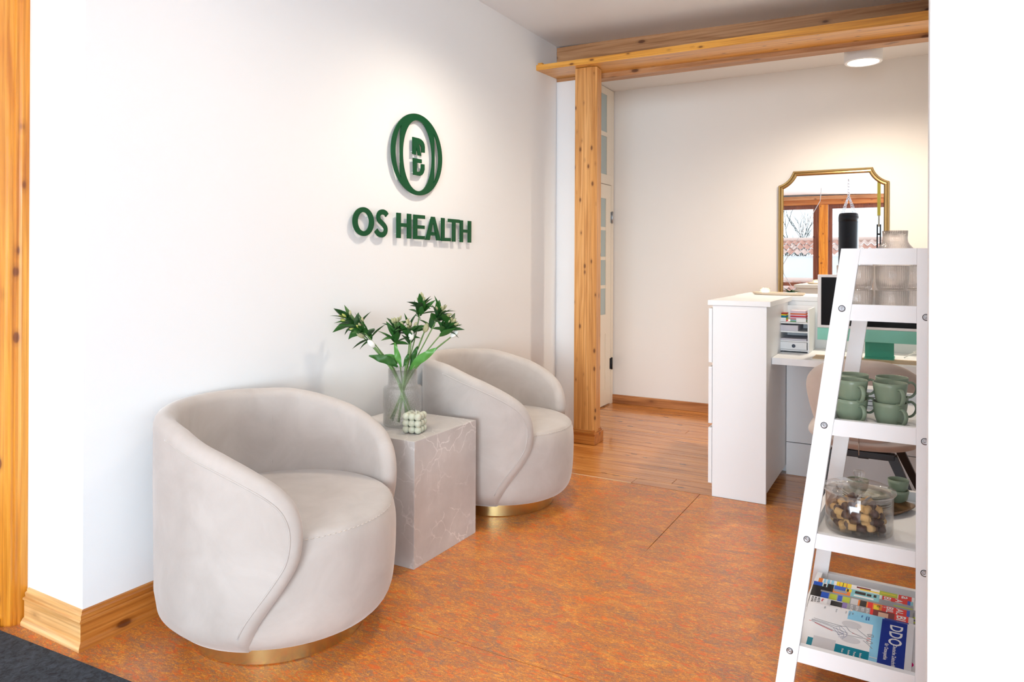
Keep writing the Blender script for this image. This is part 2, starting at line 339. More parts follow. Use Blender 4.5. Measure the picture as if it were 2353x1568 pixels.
# skirting profile
SK = [(0, 0), (.026, 0), (.026, .010), (.020, .020), (.0145, .024), (.0145, .080), (.0195, .0825), (.0195, .088), (.0115, .091), (.013, .103), (.006, .107), (.006, .113), (0, .116)]
def skirt(b, axis, wall, sgn, a0, a1, mit0=0, mit1=0, h=1.0):
    pts0, pts1 = [], []
    for (t, z) in SK:
        p0 = a0 - mit0 * t; p1 = a1 + mit1 * t; q = wall + sgn * t
        pts0.append((p0, q, z * h) if axis == 0 else (q, p0, z * h)); pts1.append((p1, q, z * h) if axis == 0 else (q, p1, z * h))
    n = len(SK); b.add(pts0 + pts1, [tuple(range(n)), tuple(range(2 * n - 1, n - 1, -1))] + [(i, i + n, (i + 1) % n + n, (i + 1) % n) for i in range(n)])
b = MB(); skirt(b, 0, YW, -1, XE, XC, 1, 0); b.build('baseboard_left', WX, tags=S('moulded pine skirting under the sign wall'))
lit_pine = wood('lit_pine', 1, (.90, .62, .32), (.84, .52, .22), (.66, .34, .10), rough=.3)  # skirting pine with the overexposed daylight of the wall end put into its colour
b = MB(); skirt(b, 1, XE, -1, YW, 2.556, 1, 0); b.build('baseboard_stub', lit_pine, tags=S('moulded pine skirting across the end of the wall'))
b = MB(); b.box(XB - .018, XB, YR, YL, 0, .072, bev=.003); b.build('baseboard_back', skirt_wood, tags=S())
b = MB(); b.box(4.76, 4.9, YL - .018, YL, 0, .072, bev=.003); b.build('baseboard_side', skirt_wood, tags=S())
# left timber post with grooved edge
pz = MB(); outl = [(1.205, 2.60), (1.205, 3.02), (1.36, 3.02), (1.36, 2.542), (1.252, 2.542), (1.246, 2.549), (1.238, 2.549), (1.235, 2.556), (1.228, 2.556), (1.222, 2.566), (1.216, 2.568), (1.211, 2.582)]
pz.prism(outl, 2, 0.0, 2.75); pz.build('trim_1', WZ, tags=S('tall varnished pine post at the far left'), loc=(.014, .022, 0))
MB().box(1.186, 1.206, 2.575, 3.03, 0, .03, bev=.004).build('trim_2', lit_pine, tags=S(), loc=(.014, .022, 0))
# beam over the opening, the ledge board and the timber post
b = MB(); b.hexa([(4.605, -.5, 2.46), (4.75, -.5, 2.46), (4.75, YW, 2.47), (4.605, YW, 2.47), (4.605, -.5, 2.70), (4.75, -.5, 2.70), (4.75, YW, 2.712), (4.605, YW, 2.712)])
b.build('trim_3', beam_wood, tags=S('wide timber beam along the ceiling'))
b = MB(); b.hexa([(4.29, -.5, 2.447), (4.60, -.5, 2.470), (4.60, YW, 2.492), (4.29, YW, 2.480), (4.29, -.5, 2.500), (4.60, -.5, 2.512), (4.60, YW, 2.523), (4.29, YW, 2.515)])
b.box(4.315, 4.345, YW - .03, YW, 2.512, 2.535); b.build('trim_4', board_wood, tags=S('protruding pine ledge board below the beam'))
b = MB(); b.hexa([(4.60, -.5, 2.448), (4.70, -.5, 2.455), (4.70, 2.075, 2.46), (4.60, 2.075, 2.455), (4.60, -.5, 2.51), (4.70, -.5, 2.51), (4.70, 2.075, 2.52), (4.60, 2.075, 2.52)])
b.build('trim_5', beam_wood, tags=S())
pst = thing('timber_post', 'square chamfered pine post standing under the beam', 'post', (4.37, 1.86, 0))
b = MB(); b.prism([(0, .014), (0, .138), (.118, .138), (.118, 0), (.02, -.012), (.0, .014)][:5], 2, .0, 2.478); b.build('shaft', post_wood, pst)
b = MB(); b.box(-.018, .135, -.018, .150, 0, .072, bev=.003); b.box(-.011, .128, -.011, .143, .072, .082, bev=.002); b.box(-.006, .124, -.006, .14, .082, .092, bev=.003); b.build('plinth', WY, pst)
# door in the back room's side wall
dr = thing('door_1', 'cream panelled door with small frosted panes, half hidden by the post', None); dr['kind'] = 'structure'
b = MB(); y0, y1 = YL - .016, YL - .001
b.box(4.82, 4.90, y0, y1, 0, 2.64); b.box(5.70, 5.755, y0, y1, 0, 2.64); b.box(4.9, 5.70, y0, y1, 2.58, 2.64); b.box(4.9, 5.70, y0 - .003, y1, 1.84, 1.92, bev=.003); b.build('door_frame', door_m, dr)
leaf = MB(); leaf.box(4.905, 4.99, y0, y1 - .001, .01, 1.835); leaf.box(5.585, 5.695, y0, y1 - .001, .01, 1.835); leaf.box(4.99, 5.585, y0, y1 - .001, .01, .14); leaf.box(4.99, 5.585, y0, y1 - .001, .6, .76)
leaf.box(4.99, 5.585, y0, y1 - .001, 1.72, 1.835); leaf.box(4.99, 5.585, y0 + .004, y1 - .002, .14, .6)
for z in (.99, 1.225, 1.47): leaf.box(4.99, 5.585, y0 + .002, y1 - .001, z - .014, z + .014)
leaf.box(5.25, 5.278, y0 + .002, y1 - .001, .76, 1.72); lf = leaf.build('door_leaf', door_m, dr)
for (za, zb) in ((.76, .976), (1.004, 1.211), (1.239, 1.456), (1.484, 1.72)):
    for (xa, xb) in ((4.99, 5.25), (5.278, 5.585)): MB().box(xa, xb, y0 + .004, y0 + .009, za, zb).build('pane', frost, lf)
b = MB(); b.box(4.9, 4.95, y0, y1, 1.92, 2.58); b.box(5.60, 5.70, y0, y1, 1.92, 2.58); b.box(4.95, 5.6, y0, y1, 2.235, 2.27); tr = b.build('transom', door_m, dr)
for (za, zb) in ((1.92, 2.235), (2.27, 2.58)): MB().box(4.95, 5.6, y0 + .004, y0 + .009, za, zb).build('pane', frost, tr)
for z in (1.57, .34):
    b = MB(); b.tube([(5.708, y0 - .008, z - .05), (5.708, y0 - .008, z + .05)], .008); b.box(5.68, 5.735, y0 - .004, y0, z - .045, z + .045); b.build('hinge', dark if z < 1 else steel, dr)

# door mat, its far edge a little askew
b = MB(); b.hexa([(-.2, .2, 0), (1.352, .2, 0), (1.207, 2.62, 0), (-.2, 2.62, 0), (-.2, .2, .009), (1.347, .2, .009), (1.202, 2.62, .009), (-.2, 2.62, .009)])
b.build('door_mat', mat_dark, tags=dict(label='large charcoal fibre door mat on the orange linoleum, bottom left', cat='mat'))

# ================================================================== ARMCHAIRS
def armchair(name, label, loc, rz=0, group='taupe velvet tub armchairs'):
    t = thing(name, label, 'armchair', loc, rz, group)
    Ro, th = .386, .066; back = R(104)
    E = [(0, .727), (14, .7265), (28, .724), (43, .718), (58, .706), (68, .690), (77, .670), (89, .638), (102, .602), (110, .575), (118, .540), (123.5, .500), (126.3, .450), (126.6, .40), (125, .345), (121, .288), (115, .214), (110, .145), (107, .066)]
    half = catmull([(R(a) * Ro, z, 0) for a, z in E], 4)
    half[0].x = 0
    new = []
    for i_, p in enumerate(half):
        a_ = p.x / Ro * 180 / math.pi; t_ = half[min(i_ + 1, len(half) - 1)] - half[max(i_ - 1, 0)]; nn_ = Vector((-t_.y, t_.x, 0)).normalized()
        k_ = i_ / len(half); amp = .034 * min(1, max(0, (a_ - 45) / 50 if k_ < .55 else 1)) * (.25 + .75 * min(1, max(0, (p.y - .07) / .28)))
        new.append(p + nn_ * amp)
    half = new
    half[0].x = 0
    edge = [Vector((-p.x, p.y)) for p in half[::-1]] + [Vector((p.x, p.y)) for p in half[1:]]
    L = [0]
    for a, b_ in zip(edge, edge[1:]): L.append(L[-1] + (b_ - a).length)
    n = len(edge); mid = L[-1] / 2; ab = R(107) * Ro
    def rad(z, s=None):
        r = Ro - .012 * max(0, .5 - z)
        if s is not None: r += .042 * min(1, max(0, (abs(s) / Ro - R(70)) / R(50))) * min(1, max(0, (z - .06) / .2))
        if z < .16: r -= .062 * ((.16 - z) / .098) ** 2.2
        return r
    def P(s, z, off): a = back + s / Ro; r = rad(z, s) - off; return (r * math.cos(a), r * math.sin(a), z)
    cols = []
    NB, NC, NI = 10, 9, 8
    for i in range(n):
        e = edge[i]; tg = (edge[min(i + 1, n - 1)] - edge[max(i - 1, 0)]).normalized(); nin = Vector((tg.y, -tg.x))
        f = (L[i] - mid) / mid; f = math.copysign(abs(f) ** 1.15, f); base = Vector((f * ab, .062))
        hh = min(th / 2, max(.008, .5 * (e - base).length + .006)); ctr = e + nin * hh
        if ctr.y < .062: ctr.y = .062
        col = []
        for j in range(NB): q = base.lerp(ctr, j / NB); col.append(P(q.x, q.y, 0))
        for j in range(NC):
            ph = math.pi * j / (NC - 1); q = ctr.lerp(e, math.sin(ph)); col.append(P(q.x, q.y, hh * (1 - math.cos(ph)) * (th / 2 / hh if hh > .02 else 1.2)))
        for j in range(1, NI + 1): q = ctr.lerp(base, j / NI); col.append(P(q.x, q.y, th + .0))
        cols.append(col)
    m = len(cols[0]); b = MB()
    fs = [(i * m + j, (i + 1) * m + j, (i + 1) * m + (j + 1) % m, i * m + (j + 1) % m) for i in range(n - 1) for j in range(m)]
    fs += [tuple(range(m)), tuple((n - 1) * m + j for j in range(m))[::-1]]
    b.add([v for c_ in cols for v in c_], fs, 0, True)
    sh = b.build('backrest', velvet_m, t)
    # twin stitched seam that follows the edge on the outside
    for off, rr in ((.038, .0026),):
        pts = []
        for i in range(3, n - 3):
            tg = (edge[i + 1] - edge[i - 1]).normalized(); q = edge[i] + Vector((tg.y, -tg.x)) * off; pts.append(P(q.x, q.y, -.0003))
        half_n = len(pts)
        for sl in (slice(0, int(half_n * .36)), slice(int(half_n * .64), half_n)): MB().tube(pts[sl], rr, 6).build('piping', velvet_m, sh)
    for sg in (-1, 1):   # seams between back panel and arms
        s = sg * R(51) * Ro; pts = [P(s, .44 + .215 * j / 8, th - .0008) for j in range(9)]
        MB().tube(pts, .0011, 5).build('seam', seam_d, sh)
    prof = [(0, .06), (.24, .06), (.300, .063), (.332, .080), (.354, .122), (.364, .20), (.367, .30), (.364, .355), (.354, .390), (.340, .404), (.31, .410), (.22, .417), (.10, .420), (0, .421)]
    pr = catmull([(r, z, 0) for r, z in prof], 3); b = MB(); b.lathe([(max(0, p.x), p.y) for p in pr], 64, (.012 * math.cos(back + math.pi), .012 * math.sin(back + math.pi), 0)); seat = b.build('seat', velvet_m, t)
    cx, cy = .012 * math.cos(back + math.pi), .012 * math.sin(back + math.pi)
    b = MB(); nn = 46
    for k in range(nn):   # dashed stitches round the seat edge
        a = back + math.pi - R(62) + R(124) * k / (nn - 1); a2 = a + R(1.7)
        b.tube([(cx + .3555 * math.cos(q), cy + .3555 * math.sin(q), .3905) for q in (a, a2)], .0011, 4)
    b.build('stitching', seam_m, seat)
    b = MB(); b.lathe([(.17, 0.0), (.272, 0.0), (.276, .003), (.276, .056), (.270, .064), (.17, .064)], 64, closed=True, smooth=True); b.build('plinth_ring', brass, t, autosm=30)
    return t
armchair('tub_armchair', 'taupe velvet tub armchair on brass ring, nearest the camera', (1.717, 1.852, 0))
armchair('tub_armchair', 'taupe velvet tub armchair on brass ring, beyond the marble table', (3.150, 1.856, 0), R(-2))

# ================================================================== MARBLE TABLE AND WHAT IT CARRIES
b = MB(); b.box(0, .446, 0, .446, 0, .4965, bev=.0015)
tb = b.build('side_table', marble_m, tags=dict(label='square marble-look plinth table between the two armchairs', cat='table'), loc=(2.248, 1.704, 0))
VX, VY, VZ = 2.462, 1.93, .497
vs_ = thing('flower_vase', 'stepped clear hammered-glass vase of flowers on the marble table', 'vase', (VX, VY, VZ))
po = [(0, 0), (.076, 0), (.083, .006), (.083, .02), (.083, .155), (.080, .164), (.068, .168), (.063, .174), (.0625, .20), (.0625, .240)]
pi = [(.0590, .240), (.0590, .176), (.062, .169), (.076, .162), (.0795, .154), (.0795, .012), (.074, .009), (0, .009)]
MB().lathe(po + pi, 48).build('glass_body', glass_h, vs_)
MB().lathe([(0, .0095), (.0735, .0095), (.0785, .0135), (.0785, .050), (0, .050)], 40).build('water', water, vs_)
def fr(u, v, d=0):   # offset in the picture plane direction and in depth, in metres
    return Vector((u * rgt.x + d * fwd.x, u * rgt.y + d * fwd.y, v))
def leafgeo(b, base, dirv, ln, wd, mi=0, curl=.25, roll=0.0):
    d = dirv.normalized(); side = d.cross(Vector((0, 0, 1)));
    if side.length < .1: side = Vector((1, 0, 0))
    side = (Matrix.Rotation(roll, 3, d) @ side).normalized(); up_ = side.cross(d); vs = []; fs = []; n = 6
    for i in range(n + 1):
        t = i / n; wv = wd * .5 * (math.sin(math.pi * t ** .75)) + .0003; c_ = base + d * ln * t - up_ * curl * ln * t * t
        for q in (-1, 0, 1): vs.append(c_ + side * wv * q + up_ * (abs(q) * wv * .35))
    for i in range(n):
        for q in (0, 1): fs.append((i * 3 + q, i * 3 + q + 1, (i + 1) * 3 + q + 1, (i + 1) * 3 + q))
    b.add(vs, fs, mi, True)
def bud(b, base, dirv, ln, wd, mi):
    d = dirv.normalized(); pts = [base + d * ln * t for t in (0, .15, .4, .65, .85, 1)]; b.tube(pts, [wd * .2, wd * .42, wd * .5, wd * .42, wd * .25, wd * .04], 8, mi)
MPX = 3.1 / 1657.0
def px(u, v, d=0): return fr((u - 922) * MPX, (912 + 73 - v) * MPX - .0 , d)      # picture-plane offsets about the vase base
def stem(kind, top, foot, dep, label, seed):
    rs = random.Random(seed); tp = px(top[0], top[1], dep); ft = fr(foot[0], foot[1], foot[2])
    neck = fr((tp - ft).dot(rgt) * .0 + foot[3], .215, foot[4])
    t = thing('cut_flower', label, 'flower', (VX, VY, VZ), 0, 'flowers in the hammered-glass vase')
    bend = neck.lerp(tp, .5) + Vector((0, 0, .018)) + rgt * (-.008 if top[0] < 920 else .008)
    pts = catmull([ft, neck, bend, tp], 6); r = .0036 if kind == 't' else .0027
    MB().tube(pts, [r] * (len(pts) - 3) + [r * .9, r * .85, r * .8], 7).build('stem', stem_m, t)
    dirn = (pts[-1] - pts[-4]).normalized()
    if kind == 't':
        b = MB(); c_ = tp
        for k in range(3):
            a = k * 2.09; rad_ = Matrix.Rotation(a, 3, dirn) @ dirn.orthogonal().normalized()
            pp = [c_ + dirn * .042 * s_ + rad_ * (.0042 * math.sin(math.pi * min(1, s_ * .9 + .08))) for s_ in (0, .2, .45, .7, .9, 1)]
            b.tube(pp, [.003, .0078, .0098, .0085, .0055, .0010], 8)
        b.build('bloom', bud_g if 'green' in label else tulip_w, t)
    else:
        n = 20
        for k in range(n):
            a = k * 2.4 + rs.uniform(-.3, .3); tilt = rs.uniform(.3, 1.5); o_ = dirn.orthogonal().normalized()
            dv = (dirn * math.cos(tilt) + (Matrix.Rotation(a, 3, dirn) @ o_) * math.sin(tilt)); b = MB()
            leafgeo(b, tp - dirn * rs.uniform(-.012, .062), dv, rs.uniform(.060, .096), rs.uniform(.021, .033), 0, rs.uniform(.05, .35), rs.uniform(-.9, .9))
            b.build('leaf', leaf_d if k % 3 == 0 else leaf_m, t)
        for k in range(7):
            a = k * 2.4 + 1; tilt = rs.uniform(.15, .95); o_ = dirn.orthogonal().normalized()
            dv = (dirn * math.cos(tilt) + (Matrix.Rotation(a, 3, dirn) @ o_) * math.sin(tilt)); b = MB(); s0 = tp + dv * rs.uniform(.018, .042)
            b.tube([tp, tp.lerp(s0, .5) + dirn * .003, s0], .0012, 5, 1); bud(b, s0, dv, rs.uniform(.020, .027), rs.uniform(.010, .0135), 0); b.build('bud', [bud_y if top[0] < 860 and k % 3 == 0 else bud_g, stem_m], t)
    return t
FL = [('a', (797, 748), (.045, .020, .01, -.030, .01), .02, 'leafy budded flower stem leaning farthest left in the vase'),
      ('a', (833, 768), (.030, .018, -.02, -.022, -.015), -.03, 'leafy budded flower stem in front of the leftmost one in the vase'),
      ('a', (905, 768), (.012, .015, .02, -.008, .01), .01, 'leafy budded flower stem left of the middle of the vase'),
      ('a', (938, 772), (-.010, .015, -.02, .008, -.01), -.02, 'leafy budded flower stem upright in the middle of the vase'),
      ('a', (961, 716), (-.022, .017, .02, .014, .0), .03, 'tallest budded flower stem in the vase'),
      ('a', (1003, 738), (-.045, .021, .0, .024, .015), .0, 'leafy budded flower stem behind on the right of the vase'),
      ('a', (1026, 760), (-.038, .020, -.025, .030, -.02), -.02, 'leafy budded flower stem leaning farthest right in the vase'),
      ('t', (833, 786), (.05, .024, -.01, -.034, -.01), -.01, 'pale green tulip bud at the left of the vase'),
      ('t', (861, 806), (.04, .02, -.04, -.026, -.03), -.04, 'white tulip bud low on the left of the vase'),
      ('t', (943, 790), (-.012, .018, -.035, .012, -.03), -.035, 'white tulip bud at the middle of the bouquet'),
      ('t', (970, 774), (-.022, .018, .03, .018, .02), .01, 'slim pale green tulip bud right of the middle of the bouquet'),
      ('t', (1032, 784), (-.052, .024, .0, .038, .0), -.01, 'large white tulip bud at the far right of the vase')]
FLO = []
for i, f in enumerate(FL): FLO.append(stem(f[0], f[1], f[2], f[3], f[4], i + 3))
def tulipleaf(parent, pts, wd, m):
    pts = catmull(pts, 5); n = len(pts); vs = []; fs = []
    for i, p in enumerate(pts):
        t = i / (n - 1); d = (pts[min(i + 1, n - 1)] - pts[max(i - 1, 0)]).normalized(); s_ = d.cross(fwd).normalized(); wv = wd * .5 * math.sin(math.pi * (t * .93 + .05)) ** .8
        for q in (-1, -.3, .4, 1): vs.append(p + s_ * wv * q + fwd * (.006 * math.sin(i * 1.1) * q - .3 * wv * (1 - q * q)))
    for i in range(n - 1):
        for q in range(3): fs.append((i * 4 + q, i * 4 + q + 1, (i + 1) * 4 + q + 1, (i + 1) * 4 + q))
    MB().add(vs, fs, 0, True).build('leaf', m, parent)
tulipleaf(FLO[11], [px(938, 860), px(958, 838, -.03), px(980, 822, -.045), px(1003, 806, -.05)], .036, leaf_l)
tulipleaf(FLO[10], [px(938, 850, .01), px(948, 825, .0), px(956, 805, -.01)], .022, leaf_m)
tulipleaf(FLO[9], [px(920, 852, -.02), px(912, 825, -.03), px(906, 795, -.035)], .024, leaf_l)
tulipleaf(FLO[9], [px(926, 850, -.03), px(934, 832, -.04), px(938, 820, -.045)], .018, leaf_m)
tulipleaf(FLO[8], [px(912, 852, -.02), px(895, 838, -.04), px(874, 830, -.05), px(850, 824, -.055)], .034, leaf_m)
tulipleaf(FLO[7], [px(908, 848, .01), px(898, 832, .0), px(880, 826, -.01)], .026, leaf_l)
# bubble candle
cn = thing('bubble_candle', 'sage green bubble cube candle in front of the glass vase', 'candle', (2.376, 1.800, .497), R(12))
for i in range(3):
    for j in range(3):
        for k in range(3):
            if i == j == k == 1: continue
            MB().sphere(((i - 1) * .0262, (j - 1) * .0262, .0152 + k * .0262), .0152, 16, 10).build('bubble', wax, cn)
MB().tube([(-.013, -.013, .074), (-.012, -.012, .084), (-.013, -.011, .094)], .0011, 6).build('wick', mat('wick', (.9, .9, .85), .8), cn)

# ================================================================== GREEN SIGN
Yf, Yb = 2.226, 2.2315; SGN = (.018, 0, .002)   # lettering stands 2 cm off the wall
def strip(pts, wd):   # constant-width stroke outline
    P = [Vector(p) for p in pts]; L_, R_ = [], []
    for i, p in enumerate(P):
        d = (P[min(i + 1, len(P) - 1)] - P[max(i - 1, 0)]).normalized(); nrm = Vector((-d.y, d.x)); L_.append(p + nrm * wd / 2); R_.append(p - nrm * wd / 2)
    return L_, R_
def stroke(b, pts, wd):
    Lp, Rp = strip(pts, wd); n = len(Lp); vs = []
    for y in (Yf, Yb):
        for q in Lp + Rp: vs.append((q.x, y, q.y))
    m2 = 2 * n; fs = []
    for i in range(n - 1):
        fs += [(i, i + 1, n + i + 1, n + i), (m2 + i, m2 + n + i, m2 + n + i + 1, m2 + i + 1), (i, m2 + i, m2 + i + 1, i + 1), (n + i, n + i + 1, m2 + n + i + 1, m2 + n + i)]
    fs += [(0, n, m2 + n, m2), (n - 1, m2 + n - 1, m2 + 2 * n - 1, 2 * n - 1)]
    b.add(vs, fs)
def ring(b, cx, cz, ax, az, bx, bz, dx=0, dz=0, n=72):   # ellipse ring, hole centre shifted by dx, dz
    vs = []
    for y in (Yf, Yb):
        for k in range(n): a = 2 * math.pi * k / n; vs.append((cx + ax * math.cos(a), y, cz + az * math.sin(a)))
        for k in range(n): a = 2 * math.pi * k / n; vs.append((cx + dx + bx * math.cos(a), y, cz + dz + bz * math.sin(a)))
    fs = []
    for k in range(n):
        k2 = (k + 1) % n
        fs += [(k, k2, n + k2, n + k), (2 * n + k, 3 * n + k, 3 * n + k2, 2 * n + k2), (k, 2 * n + k, 2 * n + k2, k2), (n + k, n + k2, 3 * n + k2, 3 * n + k)]
    b.add(vs, fs)
def pins(t, pts):
    for (x_, z_) in pts: MB().tube([(x_, Yb - .001, z_), (x_, YW, z_)], .003, 8).build('standoff_pin', pin_m, t)
def poly(b, pts): b.prism(pts, 1, Yf, Yb)
def bar(b, x0, x1, z0, z1): b.box(x0, x1, Yf, Yb, z0, z1)
def letter(ch, label, pin):
    t = thing('sign_letter', label, 'letter', SGN, 0, 'letters of the green wall sign'); b = MB()
    if ch == 'O': ring(b, 2.5300, 1.3760, .0725, .0665, .0400, .0440)
    if ch == 'S':
        c0 = [(2.6975, 1.4140), (2.688, 1.4235), (2.667, 1.4290), (2.645, 1.4235), (2.634, 1.4075), (2.640, 1.3895), (2.657, 1.3780), (2.675, 1.3665), (2.688, 1.3520), (2.686, 1.3335), (2.668, 1.3205), (2.645, 1.3205), (2.628, 1.3290), (2.6185, 1.3410)]
        stroke(b, [(p.x, p.y) for p in catmull([(x_, z_, 0) for x_, z_ in c0], 4)], .0245)
    if ch == 'H1': bar(b, 2.771, 2.803, 1.308, 1.432); bar(b, 2.854, 2.886, 1.308, 1.432); bar(b, 2.803, 2.854, 1.3645, 1.3825)
    if ch == 'E': bar(b, 2.906, 2.937, 1.307, 1.431); bar(b, 2.937, 3.001, 1.4125, 1.431); bar(b, 2.937, 2.998, 1.3605, 1.3785); bar(b, 2.937, 3.001, 1.307, 1.3245)
    if ch == 'A': poly(b, [(3.007, 1.305), (3.0425, 1.305), (3.0735, 1.399), (3.0885, 1.4285), (3.0575, 1.4285)]); poly(b, [(3.143, 1.305), (3.1055, 1.305), (3.0735, 1.399), (3.0880, 1.4285)]); bar(b, 3.052, 3.098, 1.330, 1.3475)
    if ch == 'L': bar(b, 3.148, 3.1785, 1.3035, 1.427); bar(b, 3.1785, 3.237, 1.3035, 1.3215)
    if ch == 'T': bar(b, 3.2385, 3.322, 1.4075, 1.426); bar(b, 3.213, 3.2385, 1.4075, 1.426); bar(b, 3.252, 3.2835, 1.3025, 1.4075)
    if ch == 'H2': bar(b, 3.3275, 3.3585, 1.3015, 1.424); bar(b, 3.4095, 3.4425, 1.3015, 1.424); bar(b, 3.3585, 3.4095, 1.356, 1.3735)
    b.build('face', green_sign, t); pins(t, pin)
for a_ in (('O', 'dark green letter O, first of the sign', [(2.49, 1.34), (2.575, 1.40)]), ('S', 'dark green letter S next to the round O', [(2.64, 1.40), (2.685, 1.345), (2.63, 1.333)]),
           ('H1', 'dark green letter H in front of the E', [(2.785, 1.33), (2.785, 1.415), (2.87, 1.33)]), ('E', 'dark green letter E with three bars', [(2.92, 1.325), (2.92, 1.37), (2.95, 1.42)]),
           ('A', 'dark green letter A between E and L', [(3.03, 1.32), (3.072, 1.415), (3.12, 1.32)]), ('L', 'dark green letter L between A and T', [(3.16, 1.41), (3.16, 1.315)]),
           ('T', 'dark green letter T between L and the last H', [(3.23, 1.416), (3.268, 1.315)]), ('H2', 'dark green letter H at the right end of the sign', [(3.34, 1.41), (3.34, 1.315), (3.425, 1.36)])): letter(*a_)
em = thing('sign_emblem', 'dark green oval double-ring emblem above the lettering', 'emblem', SGN); b = MB()
N_ = 96; cxe, cze = 2.939, 1.737; outer = [(cxe + .213 * math.cos(2 * math.pi * k / N_), cze + .2065 * math.sin(2 * math.pi * k / N_)) for k in range(N_)]
def outline_mesh(b, outer, holes):   # fill with holes by bmesh triangulation, then extrude
    bm = bmesh.new(); edges = []
    for loop in [outer] + holes:
        vv = [bm.verts.new((x_, Yf, z_)) for x_, z_ in loop]; edges += [bm.edges.new((vv[i], vv[(i + 1) % len(vv)])) for i in range(len(vv))]
    res = bmesh.ops.triangle_fill(bm, use_beauty=True, edges=edges); fcs = [g_ for g_ in res['geom'] if isinstance(g_, bmesh.types.BMFace)]
    ex = bmesh.ops.extrude_face_region(bm, geom=fcs); 
    for v in [g_ for g_ in ex['geom'] if isinstance(g_, bmesh.types.BMVert)]: v.co.y = Yb
    bm.verts.ensure_lookup_table(); bm.verts.index_update(); b.add([v.co[:] for v in bm.verts], [[v.index for v in f.verts] for f in bm.faces]); bm.free()
hole = [(2.939 + .1225 * math.cos(2 * math.pi * k / 72), 1.7315 + .1800 * math.sin(2 * math.pi * k / 72)) for k in range(72)]
def crescent(sg):
    o_, i_ = [], []
    for k in range(25):
        z_ = -.133 + .266 * k / 24; t_ = z_ / .133
        o_.append((cxe + sg * .1805 * math.sqrt(max(0, 1 - (z_ / .2) ** 2)) , cze - .002 + z_))
        i_.append((cxe + sg * (.1805 * math.sqrt(max(0, 1 - (z_ / .2) ** 2)) - .036 * (1 - t_ * t_)), cze - .002 + z_))
    return o_ + i_[::-1][1:-1]
outline_mesh(b, outer, [hole, crescent(-1), crescent(1)]); b.build('face', green_sign, em); pins(em, [(2.80, 1.60), (3.08, 1.60), (2.86, 1.90), (3.02, 1.90)])
mo = thing('sign_monogram', 'dark green split R over B monogram inside the oval', 'emblem', SGN); b = MB()
poly(b, [(2.895, 1.8215), (2.945, 1.8215), (2.966, 1.8185), (2.983, 1.810), (2.993, 1.798), (2.997, 1.783), (2.997, 1.754), (2.972, 1.753), (2.970, 1.778), (2.960, 1.790), (2.948, 1.7925), (2.9555, 1.766), (2.967, 1.734), (2.941, 1.733), (2.924, 1.776), (2.924, 1.735), (2.895, 1.735)])
b.build('upper_glyph', green_sign, mo); b = MB()
poly(b, [(2.899, 1.7165), (2.971, 1.7165), (2.971, 1.6965), (2.931, 1.6955), (2.931, 1.6505), (2.952, 1.651), (2.962, 1.658), (2.967, 1.669), (2.967, 1.693), (2.995, 1.694), (2.996, 1.668), (2.988, 1.650), (2.974, 1.637), (2.956, 1.631), (2.903, 1.631)])
b.build('lower_glyph', green_sign, mo); pins(mo, [(2.91, 1.81), (2.908, 1.75), (2.985, 1.80), (2.912, 1.70), (2.912, 1.645), (2.985, 1.67)])

# ================================================================== CEILING LAMPS
def lamp(label, x_, y_, z0, z1, r, power):
    t = thing('ceiling_spot', label, 'lamp', (x_, y_, z0), 0, 'white cylinder ceiling lamps')
    h = z1 - z0; MB().lathe([(0, .028), (r * .78, .028), (r * .80, .004), (r * .84, 0), (r * .97, 0), (r, .004), (r, h), (0, h)], 48, smooth=True).build('housing', white_lac, t, autosm=35)
    MB().lathe([(0, .012), (r * .78, .012), (r * .78, .022), (0, .022)], 40).build('diffuser', lamp_glow, t)
    l = bpy.data.lights.new('lamp_light', 'SPOT'); l.energy = power; l.color = (1, .84, .66); l.spot_size = R(168); l.spot_blend = 1.0; l.shadow_soft_size = r * .7
    o = bpy.data.objects.new('lamp_light', l); COL.objects.link(o); o.parent = t; o.location = (0, 0, -.012)
lamp('white cylinder ceiling lamp glowing beyond the timber beam', 4.95, .312, 2.437, 2.646, .108, 120)
lamp('white cylinder ceiling lamp in front of the sign wall', 2.95, 1.50, 2.50, 2.70, .10, 62)
lamp('white cylinder ceiling lamp near the end of the sign wall', 1.65, 1.45, 2.50, 2.70, .10, 10)

# ================================================================== RECEPTION FURNITURE
cb = thing('reception_cabinet', 'narrow white three-drawer cabinet forming the end of the reception desk', 'cabinet', (3.722, .66, 0))
D_ = .265
b = MB(); b.box(0, .02, 0, D_, 0, .977, bev=.001); b.box(.66, .678, 0, D_, 0, .977); b.box(.02, .66, 0, .018, .05, .977); b.box(.02, .66, .018, D_ - .002, .05, .07); b.build('body', white_lac2, cb)
MB().box(-.004, .684, -.018, D_ + .024, .978, 1.004, bev=.001).build('top_board', white_lac2, cb)
for (za, zb) in ((.066, .350), (.372, .662), (.684, .962)):
    d_ = MB().box(.0, .678, D_ + .002, D_ + .020, za, zb, bev=.0012).build('drawer', white_lac2, cb)
cb2 = thing('back_cabinet', 'long white cabinet behind the desk under the gilt mirror', 'cabinet', (4.40, 0, 0))
b = MB(); b.box(.012, .40, -.40, .942, 0, .977); b.build('body', white_lac2, cb2)
MB().box(0.010, .42, -.43, .96, .978, 1.004, bev=.001).build('top_board', white_lac2, cb2)
dk = thing('reception_desk', 'white desk board with modesty panel below the cabinet tops', 'desk', (3.86, 0, 0))
MB().box(0, .548, -.42, .658, .678, .712, bev=.001).build('desk_top', white_lac2, dk)
MB().box(.462, .480, -.42, .657, .0, .181).build('lower_panel', white_lac2, dk); MB().box(.464, .480, -.42, .657, .185, .677).build('upper_panel', white_lac2, dk)
